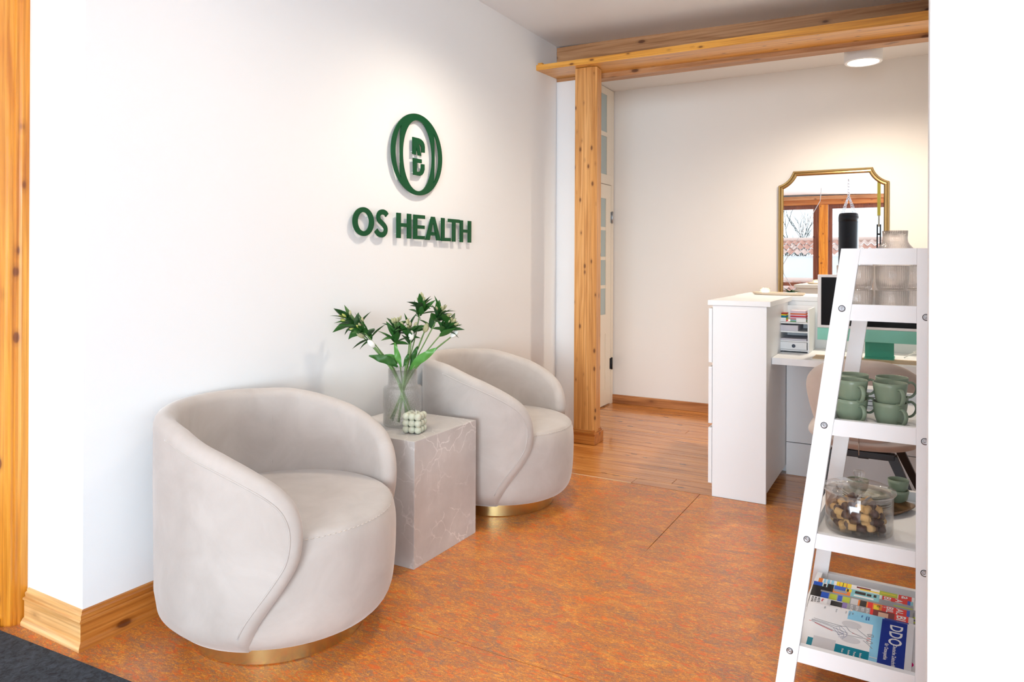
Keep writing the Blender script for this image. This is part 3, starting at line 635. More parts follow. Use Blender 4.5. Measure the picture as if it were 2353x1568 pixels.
# letter organiser
og = thing('desk_organizer', 'white letter organiser with shelves and one drawer', 'organizer', (4.135, .515, .712)); W_, H_, DD = .260, .242, .24
b = MB(); b.box(0, DD, 0, .008, 0, H_ - .006, bev=.0006); b.box(0, DD, W_ - .008, W_, 0, H_); b.box(DD - .004, DD, .008, W_ - .008, .004, H_)
for z in (.012, .062, .112, .160): b.box(.001, DD - .004, .008, W_ - .008, z - .004, z + .003)
b.box(.001, DD - .01, .150, .157, .015, .058); b.build('body', white_lac2, og)
b = MB(); b.box(-.001, .006, .016, .066, .165, .186, bev=.001); b.build('tray_front', white_lac2, og); b = MB(); b.box(-.001, .006, .118, .24, .165, .186, bev=.001); b.build('tray_front', white_lac2, og)
dw = MB(); dw.box(.0, .006, .012, .148, .0165, .0565, bev=.0008).build('drawer', white_lac2, og)
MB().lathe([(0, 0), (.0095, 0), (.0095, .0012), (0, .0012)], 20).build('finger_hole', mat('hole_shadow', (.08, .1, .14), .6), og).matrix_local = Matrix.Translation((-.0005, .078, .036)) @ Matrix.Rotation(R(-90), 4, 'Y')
MB().box(.004, .2, .162, .212, .016, .056).build('paper_block', mat('lilac_paper', (.62, .6, .70), .8), og)
pap = mat('paper_white', (.70, .68, .76), .85)
def slab(name, label, cat, x0, x1, y0, y1, z0, z1, m, group=None, bev=0): return MB().box(0, x1 - x0, 0, y1 - y0, 0, z1 - z0, bev=bev).build(name, m, tags=dict(label=label, cat=cat, group=group), loc=(x0, y0, z0))
slab('paper_stack', 'thick stack of white paper in the organiser', 'paper', 4.142, 4.35, .573, .762, .8275, .858, pap)
slab('paper_stack', 'thin stack of white paper on the organiser\'s lower shelf', 'paper', 4.142, 4.35, .529, .762, .7775, .786, pap)
def notes(label, y0, y1, cols, h):
    t = thing('sticky_notes', label, 'sticky notes', (4.152, y0, .8755), 0, 'sticky note blocks in the organiser')
    for i, c_ in enumerate(cols): MB().box(0, .076, rnd.uniform(-.001, .001), y1 - y0, i * h + .0002, (i + 1) * h).build('note_pad', mat('note_%d_%d' % (len(cols), i), c_, .8), t)
notes('colourful sticky note block, pink to yellow, in the organiser', .635, .715, [(.8, .05, .2), (.9, .7, .02), (.35, .65, .05), (.02, .2, .28), (.0, .25, .35), (.85, .7, .02), (.35, .04, .02)], .0067)
notes('tall pastel sticky note block with red stripes in the organiser', .535, .613, [(.25, .5, .25), (.35, .6, .7), (.75, .3, .3), (.75, .55, .7), (.6, .03, .05), (.75, .55, .7), (.75, .16, .04), (.72, .6, .7), (.72, .6, .7)], .0068)
# monitor
mn = thing('computer_monitor', 'large all-in-one computer with mint green chin on the desk', 'computer', (4.10, .180, .712))
b = MB(); b.box(-.006, .008, -.286, .290, .145, .424, bev=.004); b.build('housing', bezel, mn)
MB().box(-.0075, -.0055, -.268, .272, .160, .410).build('screen', screen, mn); MB().box(-.007, .008, -.286, .290, .082, .1452, bev=.001).build('chin', mint, mn)
b = MB(); b.hexa([(-.06, -.068, .0), (.12, -.068, .0), (.12, .068, .0), (-.06, .068, .0), (-.06, -.068, .004), (.12, -.068, .004), (.12, .068, .004), (-.06, .068, .004)])
b.hexa([(.03, -.066, .004), (.036, -.066, .004), (.036, .066, .004), (.03, .066, .004), (.010, -.066, .30), (.016, -.066, .30), (.016, .066, .30), (.010, .066, .30)]); b.build('stand', mint_d, mn)
cbm = MB(); cbm.tube(catmull([(4.18, .07, .716), (4.2, .02, .74), (4.22, -.06, .73), (4.24, -.12, .745), (4.25, -.05, .755), (4.27, .03, .735), (4.28, -.1, .718)], 6), .0028, 6); cbm.build('cable', mat('white_cable', (.8, .8, .8), .5), tags=dict(label='white cable tangled behind the computer stand', cat='cable'))
slab('desk_pad', 'tan leather desk pad under the monitor', 'desk pad', 3.93, 4.09, -.35, .475, .712, .715, mat('tan_leather', (.50, .36, .22), .5))
# tray with tealight and sprig on the cabinet top
bt = MB(); n = 48; prof = [(0, 0), (.92, 0), (1, .35), (1.02, 1), (.97, 1), (.94, .45), (0, .4)]
vs = []; fs = []; m_ = len(prof)
for k in range(n):
    a = 2 * math.pi * k / n
    for (r_, z_) in prof: vs.append((.068 * r_ * math.cos(a), .150 * r_ * math.sin(a), .016 * z_))
for k in range(n):
    for j in range(m_ - 1): fs.append((k * m_ + j, (k + 1) % n * m_ + j, (k + 1) % n * m_ + j + 1, k * m_ + j + 1))
bt.add(vs, fs, 0, True); bt.build('oval_tray', mat('sand_ceramic', (.72, .60, .47), .5), tags=dict(label='long oval sand-coloured tray on the cabinet top', cat='tray'), loc=(4.52, .735, 1.004)).rotation_euler = (0, 0, R(-8))
tl = thing('tealight', 'lit tealight in a clear glass at the tray\'s left end', 'candle', (4.53, .812, 1.0115))
MB().lathe([(0, 0), (.024, 0), (.031, .006), (.032, .034), (.029, .034), (.028, .008), (.0, .006)], 28).build('glass_cup', glass, tl); MB().lathe([(0, .0065), (.019, .0065), (.019, .020), (0, .020)], 20).build('wax', flame_glow, tl)
sp_ = thing('potted_sprig', 'small white dish with a dark green leafy sprig on the tray', 'plant', (4.50, .665, 1.0115))
MB().lathe([(0, 0), (.034, 0), (.04, .006), (.04, .012), (.036, .012), (.03, .005), (0, .004)], 28).build('dish', white_lac, sp_)
for k in range(16):
    a = k * 2.4; b = MB(); leafgeo(b, Vector((0, 0, .006)), Vector((math.cos(a) * .6, math.sin(a) - .2, rnd.uniform(.25, .9))), rnd.uniform(.035, .062), .011, 0, .25, rnd.uniform(-.5, .5)); b.build('leaf', leaf_d, sp_)

# desk chair seen from behind
dc = thing('desk_chair', 'blush velvet desk chair with black splayed legs at the reception desk', 'chair', (3.52, .205, 0))
def padsurf(rows, nx, f, thick):
    outer, inner = [], []
    for i in range(rows + 1):
        for j in range(nx + 1):
            p, nrm, e = f(i / rows, j / nx * 2 - 1); outer.append(p + nrm * thick * e); inner.append(p - nrm * thick * e)
    b = MB(); N2 = (rows + 1) * (nx + 1); vs = outer + inner; fs = []
    for i in range(rows):
        for j in range(nx):
            a = i * (nx + 1) + j; fs.append((a, a + 1, a + nx + 2, a + nx + 1)); fs.append((N2 + a, N2 + a + nx + 1, N2 + a + nx + 2, N2 + a + 1))
    def edge(i, j): return i * (nx + 1) + j
    for j in range(nx): fs.append((edge(0, j), N2 + edge(0, j), N2 + edge(0, j + 1), edge(0, j + 1))); fs.append((edge(rows, j), edge(rows, j + 1), N2 + edge(rows, j + 1), N2 + edge(rows, j)))
    for i in range(rows): fs.append((edge(i, 0), edge(i + 1, 0), N2 + edge(i + 1, 0), N2 + edge(i, 0))); fs.append((edge(i, nx), N2 + edge(i, nx), N2 + edge(i + 1, nx), edge(i + 1, nx)))
    b.add(vs, fs, 0, True); return b
def backf(t, s):
    z = .455 + .345 * t; half = .165 + .07 * math.sin(min(1, t * 1.25) * math.pi / 2)
    if t > .55: half *= 1 - .30 * ((t - .55) / .45) ** 3
    sx = math.copysign(abs(s) ** .9, s); y = half * sx; x = -.215 - .03 * t + .13 * (abs(y) / .235) ** 2.4 - .0
    z += -.035 * abs(sx) ** 3 * t
    e = (1 - abs(s) ** 6) ** .5 * (1 - (2 * t - 1) ** 8) ** .5 + .12
    nrm = Vector((-1, -.5 * y / .2 * .6, 0)).normalized(); return Vector((x, y, z)), nrm, e
padsurf(14, 20, backf, .024).build('backrest', chair_fab, dc)
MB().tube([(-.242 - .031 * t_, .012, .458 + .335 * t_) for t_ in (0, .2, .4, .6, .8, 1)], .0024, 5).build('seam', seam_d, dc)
def seatf(t, s):
    x = -.225 + .45 * t; half = .225 * (1 - .25 * (2 * t - 1) ** 4) ; return Vector((x, half * s, .448 + .012 * t + .02 * s * s)), Vector((0, 0, 1)), (1 - abs(s) ** 6) ** .5 * (1 - abs(2 * t - 1) ** 6) ** .5 + .1
padsurf(12, 16, seatf, .036).build('seat', chair_fab, dc)
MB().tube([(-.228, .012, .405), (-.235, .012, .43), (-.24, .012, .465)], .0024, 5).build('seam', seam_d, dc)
b = MB(); b.box(-.165, .165, -.02, .02, .378, .406); b.box(-.185, -.145, -.118, .118, .385, .412, bev=.003); b.box(.145, .185, -.118, .118, .385, .412, bev=.003); b.build('frame', dark, dc)
for sx in (-1, 1):
    for sy in (-1, 1):
        b = MB(); x0, y0_, x1_, y1_ = sx * .165, sy * .105, sx * .24, (.215 if sy > 0 else -.285)
        b.hexa([(x1_ - .014, y1_ - .011, 0), (x1_ + .014, y1_ - .011, 0), (x1_ + .014, y1_ + .011, 0), (x1_ - .014, y1_ + .011, 0), (x0 - .017, y0_ - .02, .405), (x0 + .017, y0_ - .02, .405), (x0 + .017, y0_ + .02, .405), (x0 - .017, y0_ + .02, .405)]).build('leg', dark, dc)

# ================================================================== LADDER SHELF
LX, LR = 2.10, R(-1.8)
ls = thing('ladder_shelf', 'white ladder shelf standing against the wall end on the right', 'shelf', (LX, 0, 0), LR)
ZT = 1.2370; SL = .135
def fy(z): return .184 + (ZT - z) * SL     # outer edge of the sloping leg
DX = .54; TH = .020
RZ = [(1.195, 1.237), (1.046, 1.089), (.736, .779), (.424, .465), (.103, .149)]
LADW = Matrix.Translation((LX, 0, 0)) @ Matrix.Rotation(LR, 4, 'Z')
def lw(x, y, z): return tuple(LADW @ Vector((x, y, z)))
for k, x0 in enumerate((0.0, DX)):
    b = MB(); b.hexa([(x0, fy(0) - .046, 0), (x0 + TH, fy(0) - .046, 0), (x0 + TH, fy(0), 0), (x0, fy(0), 0), (x0, fy(ZT) - .0465, ZT), (x0 + TH, fy(ZT) - .0465, ZT), (x0 + TH, fy(ZT), ZT), (x0, fy(ZT), ZT)]); b.build('leg', white_lac, ls)
    MB().box(x0, x0 + TH, -.042, .0075, 0, ZT, bev=.0008).build('leg', white_lac, ls)
    for i, (za, zb) in enumerate(RZ):
        ya, yb = .0078, fy(zb) - .0468; yb2 = fy(za) - .0468
        b = MB(); b.hexa([(x0 + .0008, ya, za), (x0 + TH - .0008, ya, za), (x0 + TH - .0008, yb2, za), (x0 + .0008, yb2, za), (x0 + .0008, ya, zb), (x0 + TH - .0008, ya, zb), (x0 + TH - .0008, yb, zb), (x0 + .0008, yb, zb)]); b.build('rail', white_lac, ls)
for i, (za, zb) in enumerate(RZ[1:]):
    MB().box(TH, DX, -.03, fy(zb) - .03, zb - .036, zb - .030).build('shelf_board', white_lac2, ls)
    b = MB(); b.box(TH, DX, fy(zb) - .03, fy(zb) - .014, zb - .043, zb - .002); b.build('rail', white_lac, ls)
for (y_, z_) in [(fy(1.077) - .024, 1.077), (fy(.765) - .0235, .7605), (fy(.45) - .024, .4445), (fy(.13) - .024, .128), (-.0135, 1.062), (-.0118, .748), (-.0118, .415), (-.030, .765), (-.031, .43)]:
    b = MB(); b.lathe([(0, -.001), (.0058, -.001), (.0072, .0004), (.0072, .0016), (.0052, .0019), (.0046, .0008), (.0022, .0008), (.0018, .0018), (0, .0018)], 20); o = b.build('screw', steel, ls)
    o.matrix_local = Matrix.Translation((0, y_, z_)) @ Matrix.Rotation(R(-90), 4, 'Y')
    b = MB(); b.lathe([(.0072, -.0005), (.0088, -.0005), (.0088, .0006), (.0072, .0006)], 20, closed=True); o = b.build('screw_rim', dark, ls); o.matrix_local = Matrix.Translation((0, y_, z_)) @ Matrix.Rotation(R(-90), 4, 'Y')
BZ = [zb - .030 for (za, zb) in RZ[1:]]   # board heights: tumblers, mugs, jar, magazines

# mugs
def mug(loc, ha, label):
    t = thing('mug', label, 'mug', loc, R(ha), 'sage green mugs on the ladder shelf')
    H, r0, r1 = .069, .026, .043
    po = [(0, .002), (.022, .002), (.024, 0), (r0, .0), (.0315, .010), (.0365, .024), (.0402, .042), (.0425, .058), (r1, H - .001), (r1 - .0012, H), (r1 - .0028, H - .0008), (.0395, .056), (.0372, .040), (.033, .022), (.027, .010), (.018, .006), (0, .005)]
    MB().lathe(po, 40).build('body', mug_m, t)
    pts = catmull([(.0405, 0, .053), (.050, 0, .0555), (.0595, 0, .048), (.062, 0, .035), (.056, 0, .021), (.046, 0, .0135), (.0355, 0, .0145)], 5); b = MB()
    n = len(pts); vs = []; fs = []
    for i, p in enumerate(pts):
        d = (pts[min(i + 1, n - 1)] - pts[max(i - 1, 0)]).normalized(); nr = Vector((d.z, 0, -d.x))
        for k in range(10):
            a = 2 * math.pi * k / 10; vs.append(p + nr * .0035 * math.cos(a) + Vector((0, 1, 0)) * .0062 * math.sin(a))
    for i in range(n - 1):
        for k in range(10): fs.append((i * 10 + k, i * 10 + (k + 1) % 10, (i + 1) * 10 + (k + 1) % 10, (i + 1) * 10 + k))
    b.add(vs, fs, 0, True).build('handle', mug_m, t); return t
zb_ = BZ[1] + .0004
for (x_, y_, hs, word, side) in ((2.235, .168, (-143, -146), 'front', 'left'), (2.232, .071, (-140, -147), 'front', 'right'), (2.345, .172, (-95, -90), 'back', 'left'), (2.342, .070, (-96, -84), 'back', 'right')):
    mug((x_, y_, zb_), hs[0], 'sage green mug, lower one of the %s %s stack' % (word, side)); mug((x_ + .001, y_, zb_ + .0535), hs[1], 'sage green mug, upper one of the %s %s stack' % (word, side))
tbx = thing('tea_box', 'white box with dark line print between the mug stacks', 'box', (2.47, .085, BZ[1]))
MB().box(0, .07, 0, .10, 0, .062, bev=.001).build('carton', white_lac, tbx)
b = MB()
for k in range(4): b.box(-.0006, .0001, .004, .096, .010 + k * .013, .0125 + k * .013)
b.build('printed_lines', mat('ink_grey', (.12, .13, .16), .7), tbx)

# ribbed tumblers and carafe on the top shelf
def tumbler(loc, label):
    t = MB(); h = .066
    t.lathe([(0, 0), (.032, 0), (.037, .006), (.0395, .03), (.0405, h - .002), (.0398, h), (.0380, h - .002), (.037, .03), (.0335, .010), (0, .008)], 120, rib=(40, .018)); return t.build('glass_tumbler', glass_pink, tags=dict(label=label, cat='glass', group='ribbed blush glasses on the top shelf'), loc=loc)
z0_ = BZ[0] + .0004
for (x_, y_, a_) in ((2.200, .152, 'left front'), (2.195, .066, 'middle front'), (2.285, .170, 'left back'), (2.280, .022, 'right back')):
    tumbler((x_, y_, z0_), 'ribbed blush glass tumbler, lower one of the %s pair' % a_); tumbler((x_, y_, z0_ + .0665), 'ribbed blush glass tumbler, upper one of the %s pair' % a_)
cf = MB(); cf.lathe([(0, 0), (.05, 0), (.058, .008), (.060, .05), (.058, .15), (.052, .178), (.038, .195), (.0335, .204), (.0325, .214), (.034, .236), (.0325, .236), (.031, .214), (.032, .203), (.036, .193), (.049, .175), (.0555, .148), (.057, .05), (.055, .012), (0, .010)], 132, rib=(44, .02))
cf.build('ribbed_carafe', glass_pink, tags=dict(label='tall ribbed blush glass carafe rising behind the tumblers', cat='carafe'), loc=(2.445, .066, z0_))

# biscuit jar with lid, wafers and tongs
JX, JY, JZ = 2.282, .150, BZ[2] + .0004
jr = thing('biscuit_jar', 'wide clear glass biscuit jar with knobbed lid on the ladder shelf', 'jar', (JX, JY, JZ))
MB().lathe([(0, 0), (.080, 0), (.0865, .004), (.0885, .012), (.0885, .110), (.0875, .112), (.0862, .110), (.0862, .016), (.083, .0115), (0, .011)], 64).build('glass_body', glass, jr)
MB().lathe([(0, .1165), (.06, .1135), (.084, .1125), (.084, .100), (.0855, .100), (.0855, .1135), (.0945, .1135), (.0965, .117), (.0945, .1215), (.080, .1275), (.045, .1335), (.018, .1365), (.0105, .140), (.010, .148), (.0145, .158), (.0165, .165), (.0145, .169), (0, .170)], 64).build('lid', glass, jr)
def wafer(loc, rot):
    t = thing('wafer_biscuit', 'short wafer roll half dipped in chocolate, heaped in the glass jar', 'biscuit', loc, 0, 'wafer rolls in the biscuit jar', rot)
    b = MB(); b.lathe([(.003, -.021), (.0085, -.022), (.0098, -.0205), (.0098, .001), (.003, .001)], 14); b.build('wafer', biscuit, t)
    b = MB(); b.lathe([(0, .0245), (.007, .0242), (.0104, .021), (.0106, 0), (.0098, -.001), (0, -.001)], 14); b.build('chocolate', choc, t); return t
rj = random.Random(11); first = None; cnt = 0
for layer in range(4):
    rr = [.070, .046, .018]
    for ri, r_ in enumerate(rr if layer < 3 else rr[1:]):
        n = [8, 5, 2][ri]
        for k in range(n):
            a = 2 * math.pi * (k + rj.uniform(-.15, .15)) / n + layer * .5
            z_ = JZ + .0235 + layer * .0165 + rj.uniform(-.002, .004) + (0 if ri else -.002)
            tan = a + math.pi / 2 + rj.uniform(-.5, .5) * (1.0 if ri == 0 else 3.0) + (math.pi if rj.random() < .5 else 0)
            rot = (R(90) + rj.uniform(-.5, .5), 0, tan + math.pi / 2)
            q_ = min(r_, .061) + rj.uniform(-.008, 0); loc = (JX + q_ * math.cos(a), JY + q_ * math.sin(a), z_ + rj.uniform(-.002, .004))
            if first is None: first = wafer(loc, rot)
            else: c_ = copy_tree(first); c_.location = loc; c_.rotation_euler = rot
            cnt += 1
tg = thing('serving_tongs', 'steel biscuit tongs lying on the wafers in the jar', 'tongs', (JX - .03, JY - .005, JZ + .082))
for s_ in (-1, 1):
    b = MB(); b.tube([(.045, .012 * s_ - .012, .014), (.02, .010 * s_ - .004, .010), (-.006, .006 * s_ + .004, -.002), (-.016, .004 * s_ + .008, -.010)], [.0028, .0035, .0035, .005], 8); b.build('arm', steel, tg)
b = MB(); b.hexa([(-.030, .002, -.022), (-.012, .002, -.022), (-.012, .022, -.022), (-.030, .022, -.022), (-.024, -.002, -.002), (-.008, -.002, -.002), (-.008, .026, -.002), (-.024, .026, -.002)]); b.build('scoop', steel, tg)

# plates, bowls and wooden leaf dish behind the jar
wd_m = wood('walnut_dish', 1, (.24, .13, .055), (.17, .085, .032), (.09, .04, .015), knots=2)
def dish(loc, rz):
    b = MB(); n = 40; vs = []; fs = []; prof = [(0, 0), (.8, .0), (1, .014), (.97, .016), (.78, .005), (0, .004)]; m_ = len(prof)
    for k in range(n):
        a = 2 * math.pi * k / n; R_ = .135 * (1 / (abs(math.cos(a)) ** 1.5 + abs(math.sin(a) / .66) ** 1.5)) ** (1 / 1.5)
        for (r_, z_) in prof: vs.append((R_ * r_ * math.cos(a), R_ * r_ * math.sin(a), z_))
    for k in range(n):
        for j in range(m_ - 1): fs.append((k * m_ + j, (k + 1) % n * m_ + j, (k + 1) % n * m_ + j + 1, k * m_ + j + 1))
    b.add(vs, fs, 0, True); o = b.build('wooden_dish', wd_m, tags=dict(label='dark wooden leaf-shaped dish under the green plates', cat='dish'), loc=loc); o.rotation_euler = (0, 0, rz)
dish((2.50, .130, JZ), R(-62))
plate_m = mat('sage_plate', (.17, .22, .15), .35); plate_rim = mat('sage_plate_rim', (.62, .66, .56), .4)
for k in range(6):
    t = thing('saucer', 'sage green saucer %s the stack behind the jar' % ['at the bottom of', 'second from the bottom of', 'third from the bottom of', 'fourth from the bottom of', 'second from the top of', 'on top of'][k], 'saucer', (2.50, .142, JZ + .0055 + k * .0066), 0, 'sage saucers stacked behind the jar')
    MB().lathe([(0, 0), (.04, 0), (.062, .007), (.0695, .0125), (.0685, .0135), (.060, .009), (.038, .003), (0, .003)], 40).build('plate', plate_m, t)
    MB().lathe([(.0685, .0118), (.0702, .0125), (.0702, .0142), (.0685, .0142)], 40, closed=True).build('rim', plate_rim, t)
def cup(loc, label):
    MB().lathe([(0, 0), (.016, 0), (.019, .003), (.026, .015), (.0300, .033), (.0305, .043), (.0288, .043), (.028, .033), (.024, .015), (.018, .006), (0, .005)], 32).build('espresso_cup', mug_m, tags=dict(label=label, cat='cup', group='espresso cups beside the saucers'), loc=loc)
for k in range(2): cup((2.59, .058, JZ + .004 + k * .032), 'small sage cup right of the saucers, %s of two' % ['lower', 'upper'][k])
cup((2.47, .165, JZ + .051), 'small sage cup standing on the saucers behind the jar lid')

# ================================================================== MAGAZINES
SLOPE = R(11); MW, ML = .205, .281
c_white = mat('print_white', (.82, .83, .86), .55, spec=.25); c_lblue = mat('print_sky', (.27, .62, .86), .55, spec=.25); c_navy = mat('print_navy', (.008, .035, .30), .55, spec=.25); c_teal = mat('print_teal', (.0, .22, .32), .55, spec=.25)
c_red = mat('print_red', (.72, .012, .015), .55, spec=.25); c_blue = mat('print_blue', (.02, .10, .55), .55, spec=.25); c_yel = mat('print_yellow', (.85, .65, .02), .55, spec=.25); c_blk = mat('print_black', (.012, .012, .016), .55, spec=.25); c_grey = mat('print_grey', (.30, .32, .36), .55, spec=.25)
c_skin = mat('print_peach', (.72, .45, .33), .55, spec=.25); c_lime = mat('print_lime', (.45, .55, .05), .55, spec=.25); c_cyan = mat('print_cyan', (.22, .55, .62), .55, spec=.25); c_mag = mat('print_magenta', (.75, .0, .2), .55, spec=.25); c_draw = mat('print_drawing', (.30, .33, .48), .55, spec=.25); c_orange = mat('print_orange', (.8, .22, .03), .55, spec=.25)
c_mauve = mat('print_lilac', (.22, .16, .42), .55, spec=.25); c_dred = mat('print_maroon', (.16, .01, .02), .55, spec=.25); c_pale = mat('print_pale_grey', (.62, .63, .67), .55, spec=.25); c_dgreen = mat('print_bottle', (.04, .12, .06), .55, spec=.25)
CM = [c_white, c_lblue, c_navy, c_teal, c_red, c_blue, c_yel, c_blk, c_grey, c_skin, c_lime, c_cyan, c_mag, c_draw, c_orange, c_mauve, c_dred, c_pale, c_dgreen]
W, LB, NV, TE, RE, BL, YE, BK, GR, SKN, LI, CY, MG, DR, OR, MV, DRD, PG, DG = range(19)
# magazine frame: u along the long side from left (0) to right (ML), v up the cover from the near edge (0) to the far edge (MW)
def magazine(label, n, du=0.0, dv=0.0, ml=ML, mw=MW, body=W):
    x0 = 2.165 + n[0]; z0 = BZ[3] + .0012 + n[1]; t = thing('magazine', label, 'magazine', (x0, .298 + du, z0), 0, 'magazines fanned on the bottom shelf')
    t.rotation_euler = (Matrix.Rotation(R(-1.8), 3, 'Z') @ Matrix(((0, math.cos(SLOPE), -math.sin(SLOPE)), (-1, 0, 0), (0, math.sin(SLOPE), math.cos(SLOPE))))).to_euler()
    MB().box(0, ml, 0, mw, 0, .0042).build('pages', CM[body], t); t['ml'] = ml; del t['ml']; return t
def cover(t, name, rects, z=.0046):
    b = MB()
    for i, (u0, u1, v0, v1, mi) in enumerate(rects): zz = z + i * .00002; b.add([(u0, v0, zz), (u1, v0, zz), (u1, v1, zz), (u0, v1, zz)], [(0, 1, 2, 3)], mi)
    return b.build(name, CM, t, fix=False)
def lettering(t, txt, u, v, size, mi, ang=-90, z=.0052, sx=1.0, name='lettering'):
    vs, fs = text_mb(txt, size); a = R(ang); b = MB()
    b.add([(u + p.x * sx * math.cos(a) - p.y * math.sin(a), v + p.x * sx * math.sin(a) + p.y * math.cos(a), z) for p in vs], fs, mi); return b.build(name, CM, t, fix=False)
def ink(t, name, lines, wd, mi, z=.0052):
    b = MB()
    for pts in lines:
        P = [Vector((p[0], p[1], 0)) for p in pts]; P = catmull(P, 5) if len(P) > 2 else P
        for a, c_ in zip(P, P[1:]):
            d = (c_ - a).normalized(); nr = Vector((-d.y, d.x, 0)) * wd / 2; b.add([(a - nr)[:2] + (z,), (c_ - nr)[:2] + (z,), (c_ + nr)[:2] + (z,), (a + nr)[:2] + (z,)], [(0, 1, 2, 3)], mi)
    return b.build(name, CM, t, fix=False)
def ddo(t, ml):
    cover(t, 'cover', [(0, ml, 0, MW, W), (ml - .085, ml - .064, 0, MW, LB), (ml * .42, ml - .064, MW - .040, MW, LB), (.022, ml - .085, 0, .044, TE), (.036, .094, .006, .056, PG), (ml - .064, ml, 0, MW, NV)])
    lettering(t, 'DDO', ml - .042, MW - .018, .046, W, sx=.86); lettering(t, 'Deutsche Zeitschrift', ml - .030, .098, .0135, W, sx=.80); lettering(t, 'für Osteopathie', ml - .050, .098, .0135, W, sx=.80)
    lettering(t, '1', ml - .083, .030, .026, W, ang=-90, sx=.8)
    for i, u in enumerate((.112, .128, .142, .157)): lettering(t, ['Praxis', 'Studien', 'Therapie', 'Befund'][i], u, .030, .007, W)
    for i, u in enumerate((.03, .062, .088, .098, .106)): lettering(t, ['Heft', 'Forum', 'Kurs', 'Thema', 'Info'][i], u + .015, MW - .006, .006, GR)
    for i, u in enumerate((.134, .146, .152)): lettering(t, ['Neu', 'Technik', 'Artikel'][i], u + .012, MW - .008, .006, NV)
d1 = magazine('blue and white journal lettered DDO, frontmost on the bottom shelf', (0, .0), 0, 0); ddo(d1, .264)
el = MB()
for (cu, cv, ru, rv) in ((.125, .142, .026, .016), (.128, .075, .026, .014)): el.add([(cu + ru * math.cos(2 * math.pi * k / 24), cv + rv * math.sin(2 * math.pi * k / 24), .0049) for k in range(24)], [tuple(range(24))], PG)
el.build('drawing_shadow', CM, d1, fix=False)
ink(d1, 'drawing', [[(.02, .125), (.05, .123), (.085, .118), (.11, .128), (.125, .11), (.158, .098)], [(.02, .118), (.05, .108), (.08, .098), (.11, .092), (.158, .094)], [(.025, .132), (.07, .127), (.1, .125)],
    [(.14, .13), (.158, .113), (.17, .105), (.18, .118)], [(.16, .085), (.172, .075), (.185, .060)], [(.158, .096), (.17, .095), (.182, .1)], [(.168, .115), (.176, .108), (.184, .112), (.18, .12), (.168, .115)], [(.168, .086), (.176, .09), (.184, .084), (.176, .078), (.168, .086)], [(.02, .122), (.06, .116), (.09, .108), (.12, .1)]], .0017, GR)
ink(d1, 'drawing', [[(.095, .118), (.1, .105), (.108, .098), (.104, .088), (.094, .085)], [(.088, .112), (.096, .098), (.108, .092), (.11, .08), (.098, .075)], [(.1, .122), (.112, .108), (.118, .09), (.108, .070)], [(.08, .108), (.09, .096), (.1, .08)]], .0014, DR)
ink(d1, 'drawing', [[(.168, .101), (.178, .099)], [(.168, .091), (.18, .089)], [(.13, .106), (.14, .104)], [(.014, .117), (.02, .116)], [(.03, .112), (.06, .101), (.08, .094)]], .0016, RE)
d2 = magazine('second journal lettered DDO with magenta mark, just behind the frontmost', (.013, -.0042 + .0022), -.010, 0, ml=ML - .002); cover(d2, 'cover', [(0, ML - .002, 0, MW, W), (.11, ML - .086, MW - .036, MW, LB), (ML - .086, ML - .024, .02, MW, NV)])
lettering(d2, 'DDO', ML - .054, MW + .008 - .012, .046, W, sx=.86); b = MB(); b.add([(ML - .016 + .011 * math.cos(2 * math.pi * k / 20), .030 + .011 * math.sin(2 * math.pi * k / 20), .0052) for k in range(20)], [tuple(range(20))], MG); b.build('magenta_mark', CM, d2, fix=False)
for i, u in enumerate((.03, .062, .088)): lettering(d2, ['Heft', 'Forum', 'Kurs'][i], u + .015, MW - .004, .006, GR)
def auto(t, ml, seedv, top, words, brand=True, outer=False):
    rs = random.Random(seedv); rects = list(top)
    cover(t, 'cover', rects)
    for (tx, u, v, s_, mi) in words: lettering(t, tx, u, v, s_, mi, sx=.9)
v0, v1 = MW - .062, MW
m3 = magazine('white magazine with red corner and peach figure behind the two DDO journals', (.050, .0), .002, 0)
auto(m3, ML, 3, [(0, ML, 0, MW, PG), (0, .05, v0, v1, W), (.05, .092, v0, v1, PG), (.045, .20, v0, MW - .036, SKN), (.06, .10, MW - .034, MW - .004, BK), (.092, .105, v0, v1, MV), (.105, .17, MW - .04, v1, GR), (.168, .176, v0, v1, RE), (.176, .232, v0, v1, DRD), (.190, .216, MW - .032, MW - .008, SKN), (.232, .268, v0, v1, RE)],
     [('SIE JUNG', .006, MW - .004, .008, BK), ('IM BLICK', .014, MW - .004, .008, BK), ('HEUTE', .023, MW - .004, .009, BK), ('Neu', .034, MW - .006, .009, RE), ('AUTOS', .115, MW - .004, .009, W), ('SEITEN', .130, MW - .004, .009, W), ('TESTS', .145, MW - .004, .009, W), ('EXTRA', .158, MW - .004, .009, W), ('BILD', .238, MW - .003, .034, W)])
m4 = magazine('motoring magazine with red block and white letters, fourth from the front', (.090, .001), .004, 0)
auto(m4, ML, 4, [(0, ML, 0, MW, GR), (0, .03, v0, v1, BK), (.03, .052, v0, v1, BL), (.055, .075, v0, v1, LI), (.078, .09, v0, v1, BL), (.092, .112, v0, v1, LI), (.115, .135, v0, v1, PG), (.135, .20, v0, v1, OR), (.14, .158, MW - .03, v1, BK), (.162, .175, MW - .03, v1, RE), (.178, .192, MW - .03, MW - .008, YE), (.2, .265, v0, v1, RE), (.265, .273, v0, v1, BL)],
     [('10', .186, MW - .004, .013, BK), ('BILD', .212, MW - .002, .026, W), ('AUTO', .238, MW - .002, .026, W), ('T', .20, MW - .006, .012, W)])
m5 = magazine('motoring magazine with grey road and blue corner, fifth from the front', (.128, .002), .004, 0)
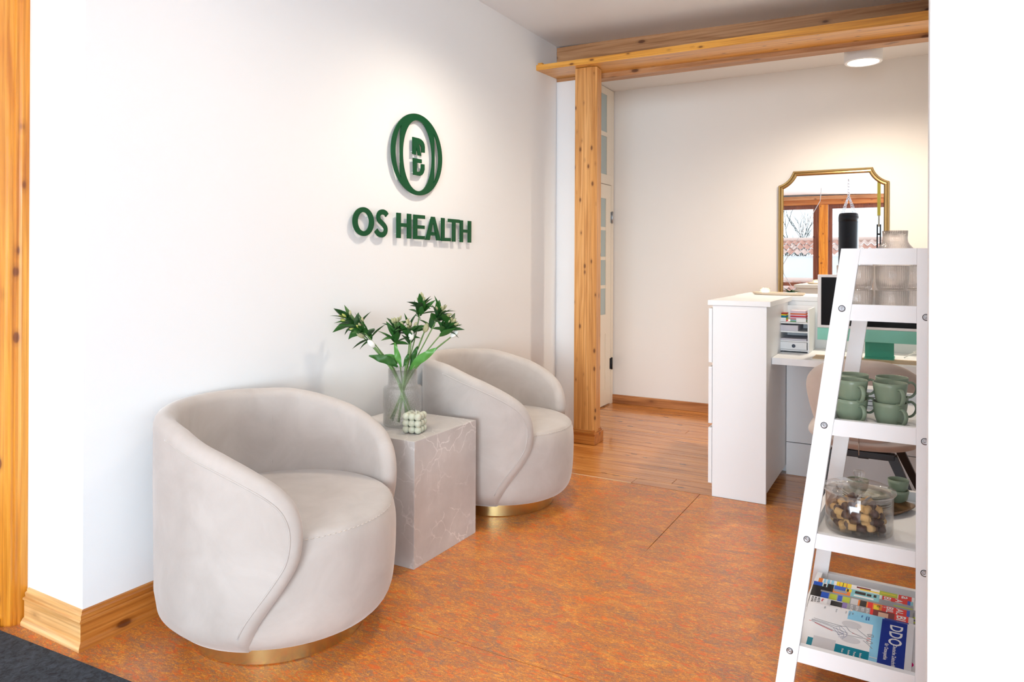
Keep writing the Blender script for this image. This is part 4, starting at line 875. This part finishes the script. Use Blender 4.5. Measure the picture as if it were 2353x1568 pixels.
auto(m5, ML, 5, [(0, ML, 0, MW, GR), (0, .06, v0, v1, BK), (.06, .11, v0, v1, OR), (.062, .1, MW - .012, v1, GR), (.11, .19, v0, v1, CY), (.12, .175, MW - .014, MW - .006, W), (.16, .2, v0, MW - .02, DRD), (.19, .272, v0, v1, GR), (.23, .28, v0, MW - .014, LI)], [])
m6 = magazine('motoring magazine with blue, yellow and black pictures and the letters A and B', (.155, .003), .004, 0)
auto(m6, ML, 6, [(0, ML, 0, MW, CY), (0, .026, v0, v1, BL), (.028, .04, v0, v1, W), (.03, .038, MW - .02, MW - .004, BK), (.042, .06, v0, v1, BK), (.062, .085, v0, v1, BL), (.085, .10, v0, v1, BL), (.095, .112, MW - .03, MW - .004, YE), (.098, .104, MW - .02, MW - .006, BK), (.122, .152, MW - .022, MW - .006, BK), (.155, .168, MW - .022, MW - .008, BK), (.174, .182, MW - .02, MW - .006, BK), (.19, .196, v0, v1, W), (.198, .266, v0, v1, RE), (.266, .274, v0, v1, BL)], [('BILD', .203, MW - .002, .027, W), ('AUTO', .234, MW - .002, .027, W)])
m7 = magazine('rearmost magazine with yellow headlines and red corner lettered a', (.186, .004), .0, 0)
auto(m7, ML, 7, [(0, ML, 0, MW, W), (.008, .02, v0, v1, OR), (.024, .054, v0, v1, LB), (.03, .034, v0, v1, W), (.042, .046, v0, v1, W), (.062, .105, v0, v1, YE), (.07, .072, v0, v1, OR), (.08, .082, v0, v1, BK), (.09, .093, v0, v1, OR), (.12, .16, MW - .012, MW - .004, DRD), (.13, .19, MW - .018, MW - .012, YE), (.185, .235, v0, v1, LI), (.19, .23, MW - .012, MW - .008, YE), (.237, .273, v0, v1, RE)], [('a', .246, MW - .004, .034, W)])
m8 = magazine('lime patterned magazine peeking out at the right of the fan', (.105, -.0003), -.022, 0, ml=ML - .0)
cover(m8, 'cover', [(0, ML, 0, MW, GR)] + [(ML - .05, ML, .01 + k * .022, .018 + k * .022, LI) for k in range(8)] + [(ML - .05, ML, .022 + k * .044, .026 + k * .044, BK) for k in range(4)])

# ================================================================== MIRROR
mi_ = thing('wall_mirror', 'gilt-framed mirror with notched corners on the warm white wall', 'mirror', (XB, 0, 0))
def mo_line(ins, zb):
    y0, y1, z0, z1 = .192 + ins, .937 - ins, zb + ins, 1.881 - ins; r_ = .103; out = [(y0, z0), (y1, z0)]
    c1 = (.937 - .0 , 1.881); n = 10
    for k in range(n + 1):
        a = R(-92 - 0) if 0 else None
    def arc(cy, cz, a0, a1, rr): return [(cy + rr * math.cos(R(a0 + (a1 - a0) * k / n)), cz + rr * math.sin(R(a0 + (a1 - a0) * k / n))) for k in range(n + 1)]
    R2 = .150 + ins
    # concave corner: arc centred outside the corner
    cy, cz = .937 + .040, 1.881 + .040
    import math as _m
    a_s = 180 + _m.degrees(_m.asin(min(1, (cz - z1) / R2))); a_e = 270 - _m.degrees(_m.asin(min(1, (cy - y1) / R2)))
    out += arc(cy, cz, a_e, a_s, R2)
    cy = .192 - .040; out += arc(cy, cz, 540 - a_s, 540 - a_e, R2)
    return out
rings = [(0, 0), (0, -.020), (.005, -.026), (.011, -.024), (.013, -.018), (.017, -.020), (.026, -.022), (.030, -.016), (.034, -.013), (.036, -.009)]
ln = [mo_line(i_, .60) for i_, d in rings]; n = len(ln[0]); b = MB(); vs = []
for (i_, d), L_ in zip(rings, ln): vs += [(d, y_, z_) for y_, z_ in L_]
for r_ in range(len(rings) - 1):
    for k in range(n): b.add([], [], 0)
fs = [(r_ * n + k, r_ * n + (k + 1) % n, (r_ + 1) * n + (k + 1) % n, (r_ + 1) * n + k) for r_ in range(len(rings) - 1) for k in range(n)]
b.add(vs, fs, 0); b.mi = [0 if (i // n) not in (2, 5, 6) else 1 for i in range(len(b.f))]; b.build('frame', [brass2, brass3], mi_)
MB().add([(-.010, y_, z_) for y_, z_ in ln[-1]], [tuple(range(n))]).build('mirror_glass', mat('silvered_glass', (.93, .95, .95), .0, 1), mi_)

# ================================================================== ROOM BEHIND THE CAMERA (seen in the mirror)
wx = -6.0
def win(idx, y0, y1, tr_z, label=None):
    t = thing('window_%d' % idx, label, None); t['kind'] = 'structure'; f = MB()
    f.box(wx - .06, wx + .01, y0, y0 + .12, .02, 2.49); f.box(wx - .06, wx + .01, y1 - .08, y1, .02, 2.49); f.box(wx - .06, wx + .01, y0 + .12, y1 - .08, 2.40, 2.49); f.box(wx - .06, wx + .01, y0 + .12, y1 - .08, .02, .12)
    if tr_z: f.box(wx - .06, wx + .01, y0 + .12, y1 - .08, tr_z - .05, tr_z + .03)
    f.build('window_frame', brown_frame, t)
    for (za, zb) in (((.12, tr_z - .05), (tr_z + .03, 2.40)) if tr_z else ((.12, 2.40),)): MB().box(wx - .03, wx - .024, y0 + .12, y1 - .08, za, zb).build('pane', pane_m, t)
win(1, 1.985, 3.24, .71, 'brown framed window reflected at the left of the mirror'); win(2, .17, 1.79, None, 'brown framed glass door reflected behind the punching bag')
win(5, -2.94, -1.52, None); win(6, -1.46, -.05, None)
for i, (ya, yb) in enumerate(((1.795, 1.98), (-.05, .165), (3.24, 3.36))): st('trim_%d' % (6 + i), (wx - .04, wx + .07, ya, yb, 0, 2.5), m=WZ)
st('trim_9', (wx - .02, wx + .09, -3.4, 3.5, 2.49, 2.60), m=WY); st('trim_10', (wx - .02, wx + .16, -3.4, 3.5, 2.60, 2.68), m=beam_wood)
pb = thing('punching_bag', 'black leather punching bag on chains, seen in the mirror', 'punching bag', (-2.70, 1.122, 0))
leather = mat('black_leather', (.004, .006, .009), .45, spec=.2)
MB().lathe([(0, .95), (.15, .955), (.165, .98), (.165, 2.03), (.155, 2.07), (.13, 2.085), (0, 2.08)], 36).build('bag', leather, pb)
MB().lathe([(.1652, 1.93), (.1675, 1.93), (.1675, 2.02), (.1652, 2.02)], 36, closed=True).build('strap', leather, pb)
def chain(b, p0, p1, n, r_=.0035, lr=.016):
    p0, p1 = Vector(p0), Vector(p1); d = (p1 - p0).normalized(); q = d.orthogonal().normalized()
    for k in range(n):
        c_ = p0.lerp(p1, (k + .5) / n); s_ = q if k % 2 else d.cross(q); l_ = (p1 - p0).length / n * .62
        b.tube([c_ + d * l_ * math.cos(a) + s_ * lr * math.sin(a) for a in [2 * math.pi * j / 10 for j in range(11)]], r_, 5, cap=False)
for k in range(4):
    a = k * math.pi / 2 + .5; b = MB(); chain(b, (.14 * math.cos(a), .14 * math.sin(a), 2.08), (0, 0, 2.40), 9); b.build('chain', steel, pb)
b = MB(); chain(b, (0, 0, 2.40), (0, 0, 2.66), 5, .005, .022); b.tube([(0, 0, 2.655), (0, 0, 2.70)], .012); b.build('chain', steel, pb)
sx_, sy_ = -2.0, .605
t = thing('suspension_strap', 'yellow and black suspension strap hanging from the ceiling, seen in the mirror', 'strap', (sx_, sy_, 0))
b = MB(); b.box(-.004, .004, -.026, .026, 1.98, 2.70); b.build('yellow_webbing', mat('yellow_webbing', (.42, .37, .05), .7), t)
MB().box(-.008, .008, -.014, .014, 1.80, 1.99).build('buckle', mat('grey_webbing', (.3, .3, .24), .6), t)
b = MB(); b.box(-.005, .005, -.034, -.012, 1.1, 1.83); b.box(-.005, .005, .012, .034, 1.1, 1.83); b.box(-.006, .006, -.034, .034, 1.66, 1.69); b.box(-.006, .006, -.034, .034, 1.80, 1.84); b.build('black_webbing', leather, t)
b = MB(); b.tube([(-4.0, 1.74, 2.42), (-4.0, 2.44, 1.14)], .006, 6); b.tube([(-4.0, 2.44, 1.14), (-4.0, 2.43, .98)], .011, 6); b.tube([(-4.0, 2.43, .98), (-4.0, 2.10, .42), (-4.0, 2.05, 0)], .006, 6); b.tube([(-4.0, 1.74, 2.42), (-4.0, 1.72, 2.68)], .006, 6)
b.build('training_rope', mat('grey_rope', (.45, .46, .46), .7), tags=dict(label='thin grey training rope stretched diagonally, seen in the mirror', cat='rope'))

# ------------------------------------------------------------------ outside
def roof(name, label, x, y0, y1, zr, ze, dep, wall_z0):
    t = thing(name, label, 'building', (x, 0, 0))
    MB().box(-.6 - dep, -.15, y0 + .2, y1 - .2, wall_z0, ze - .05).build('wall', render_w, t)
    rows = 3; wdt = .24; n = int((y1 - y0) / wdt); ang = math.atan2(zr - ze, dep); first = None
    for r_ in range(rows):
        for k in range(n):
            fr0, fr1 = r_ / rows, (r_ + 1.12) / rows; xa, za = -dep * fr0, ze + (zr - ze) * fr0 + .03; xb, zb = -dep * min(fr1, 1.02), ze + (zr - ze) * min(fr1, 1.02)
            if first is None or r_ == 0 and False:
                b = MB(); vs = []
                for (xx, zz) in ((0, .03), (xb - xa, zb - za)):
                    for j in range(9): q = j / 8; vs.append((xx, wdt * q, zz + .045 * math.cos(2 * math.pi * q)))
                m2 = len(vs); vs += [(v[0], v[1], v[2] - .02) for v in vs]; fs = [(j, j + 1, j + 10, j + 9) for j in range(8)] + [(m2 + j, m2 + 9 + j, m2 + 10 + j, m2 + j + 1) for j in range(8)] + [(j, m2 + j, m2 + j + 1, j + 1) for j in range(8)]
                b.add(vs, fs, 0, False); first = b.build('roof_tile', tile_r, t); first.location = (xa, y0, za); alt = first.data.copy(); alt.materials[0] = tile_p; continue
            o = bpy.data.objects.new('roof_tile', alt if rnd.random() < .45 else first.data); COL.objects.link(o); o.parent = t; o.location = (xa, y0 + k * wdt, za + rnd.uniform(-.008, .008))
    b = MB(); b.tube([(-dep, y0, zr + .02), (-dep, y1, zr + .02)], .11, 10); b.build('ridge', tile_p, t)
roof('neighbour_house', 'white rendered house with clay tile roof outside, seen in the mirror', -16.0, -3.5, 9.0, 2.02, 1.47, 2.0, -4)
roof('neighbour_shed', 'low clay tile roof close outside, seen in the mirror', -11.5, -3.0, 8.0, .56, -.25, 2.6, -4)
snow = MB().box(-60, -6.3, -40, 40, -4.2, -4).build('ground_outside', mat('pale_ground', (.5, .5, .48), .9), tags=S())
def tree(x_, y_, z0, h, seed, label):
    rs = random.Random(seed); t = thing('bare_tree', label, 'tree', (x_, y_, z0), 0, 'bare trees beyond the roof'); b = MB()
    def br(p, d, l, r_, dep):
        q = p + d * l; b.tube([p, p.lerp(q, .5) + Vector((rs.uniform(-.04, .04), rs.uniform(-.04, .04), 0)) * l, q], [r_, r_ * .8, r_ * .6], 5 if dep > 2 else 3)
        if dep == 0: return
        for k in range(3):
            nd_ = (d + Vector((rs.uniform(-.7, .7), rs.uniform(-.7, .7), rs.uniform(-.15, .5)))).normalized(); br(p.lerp(q, rs.uniform(.55, 1)), nd_, l * rs.uniform(.6, .85), r_ * .66, dep - 1)
    br(Vector((0, 0, 0)), Vector((0, 0, 1)), h * .3, .11, 6); b.build('branches', mat('bark', (.07, .085, .085), .9), t)
tree(-23, 4.9, -4.0, 8.6, 3, 'bare dense tree beyond the roof at the left of the mirror'); tree(-31, 0.2, -4.0, 7.6, 8, 'bare tree beyond the roof behind the punching bag')
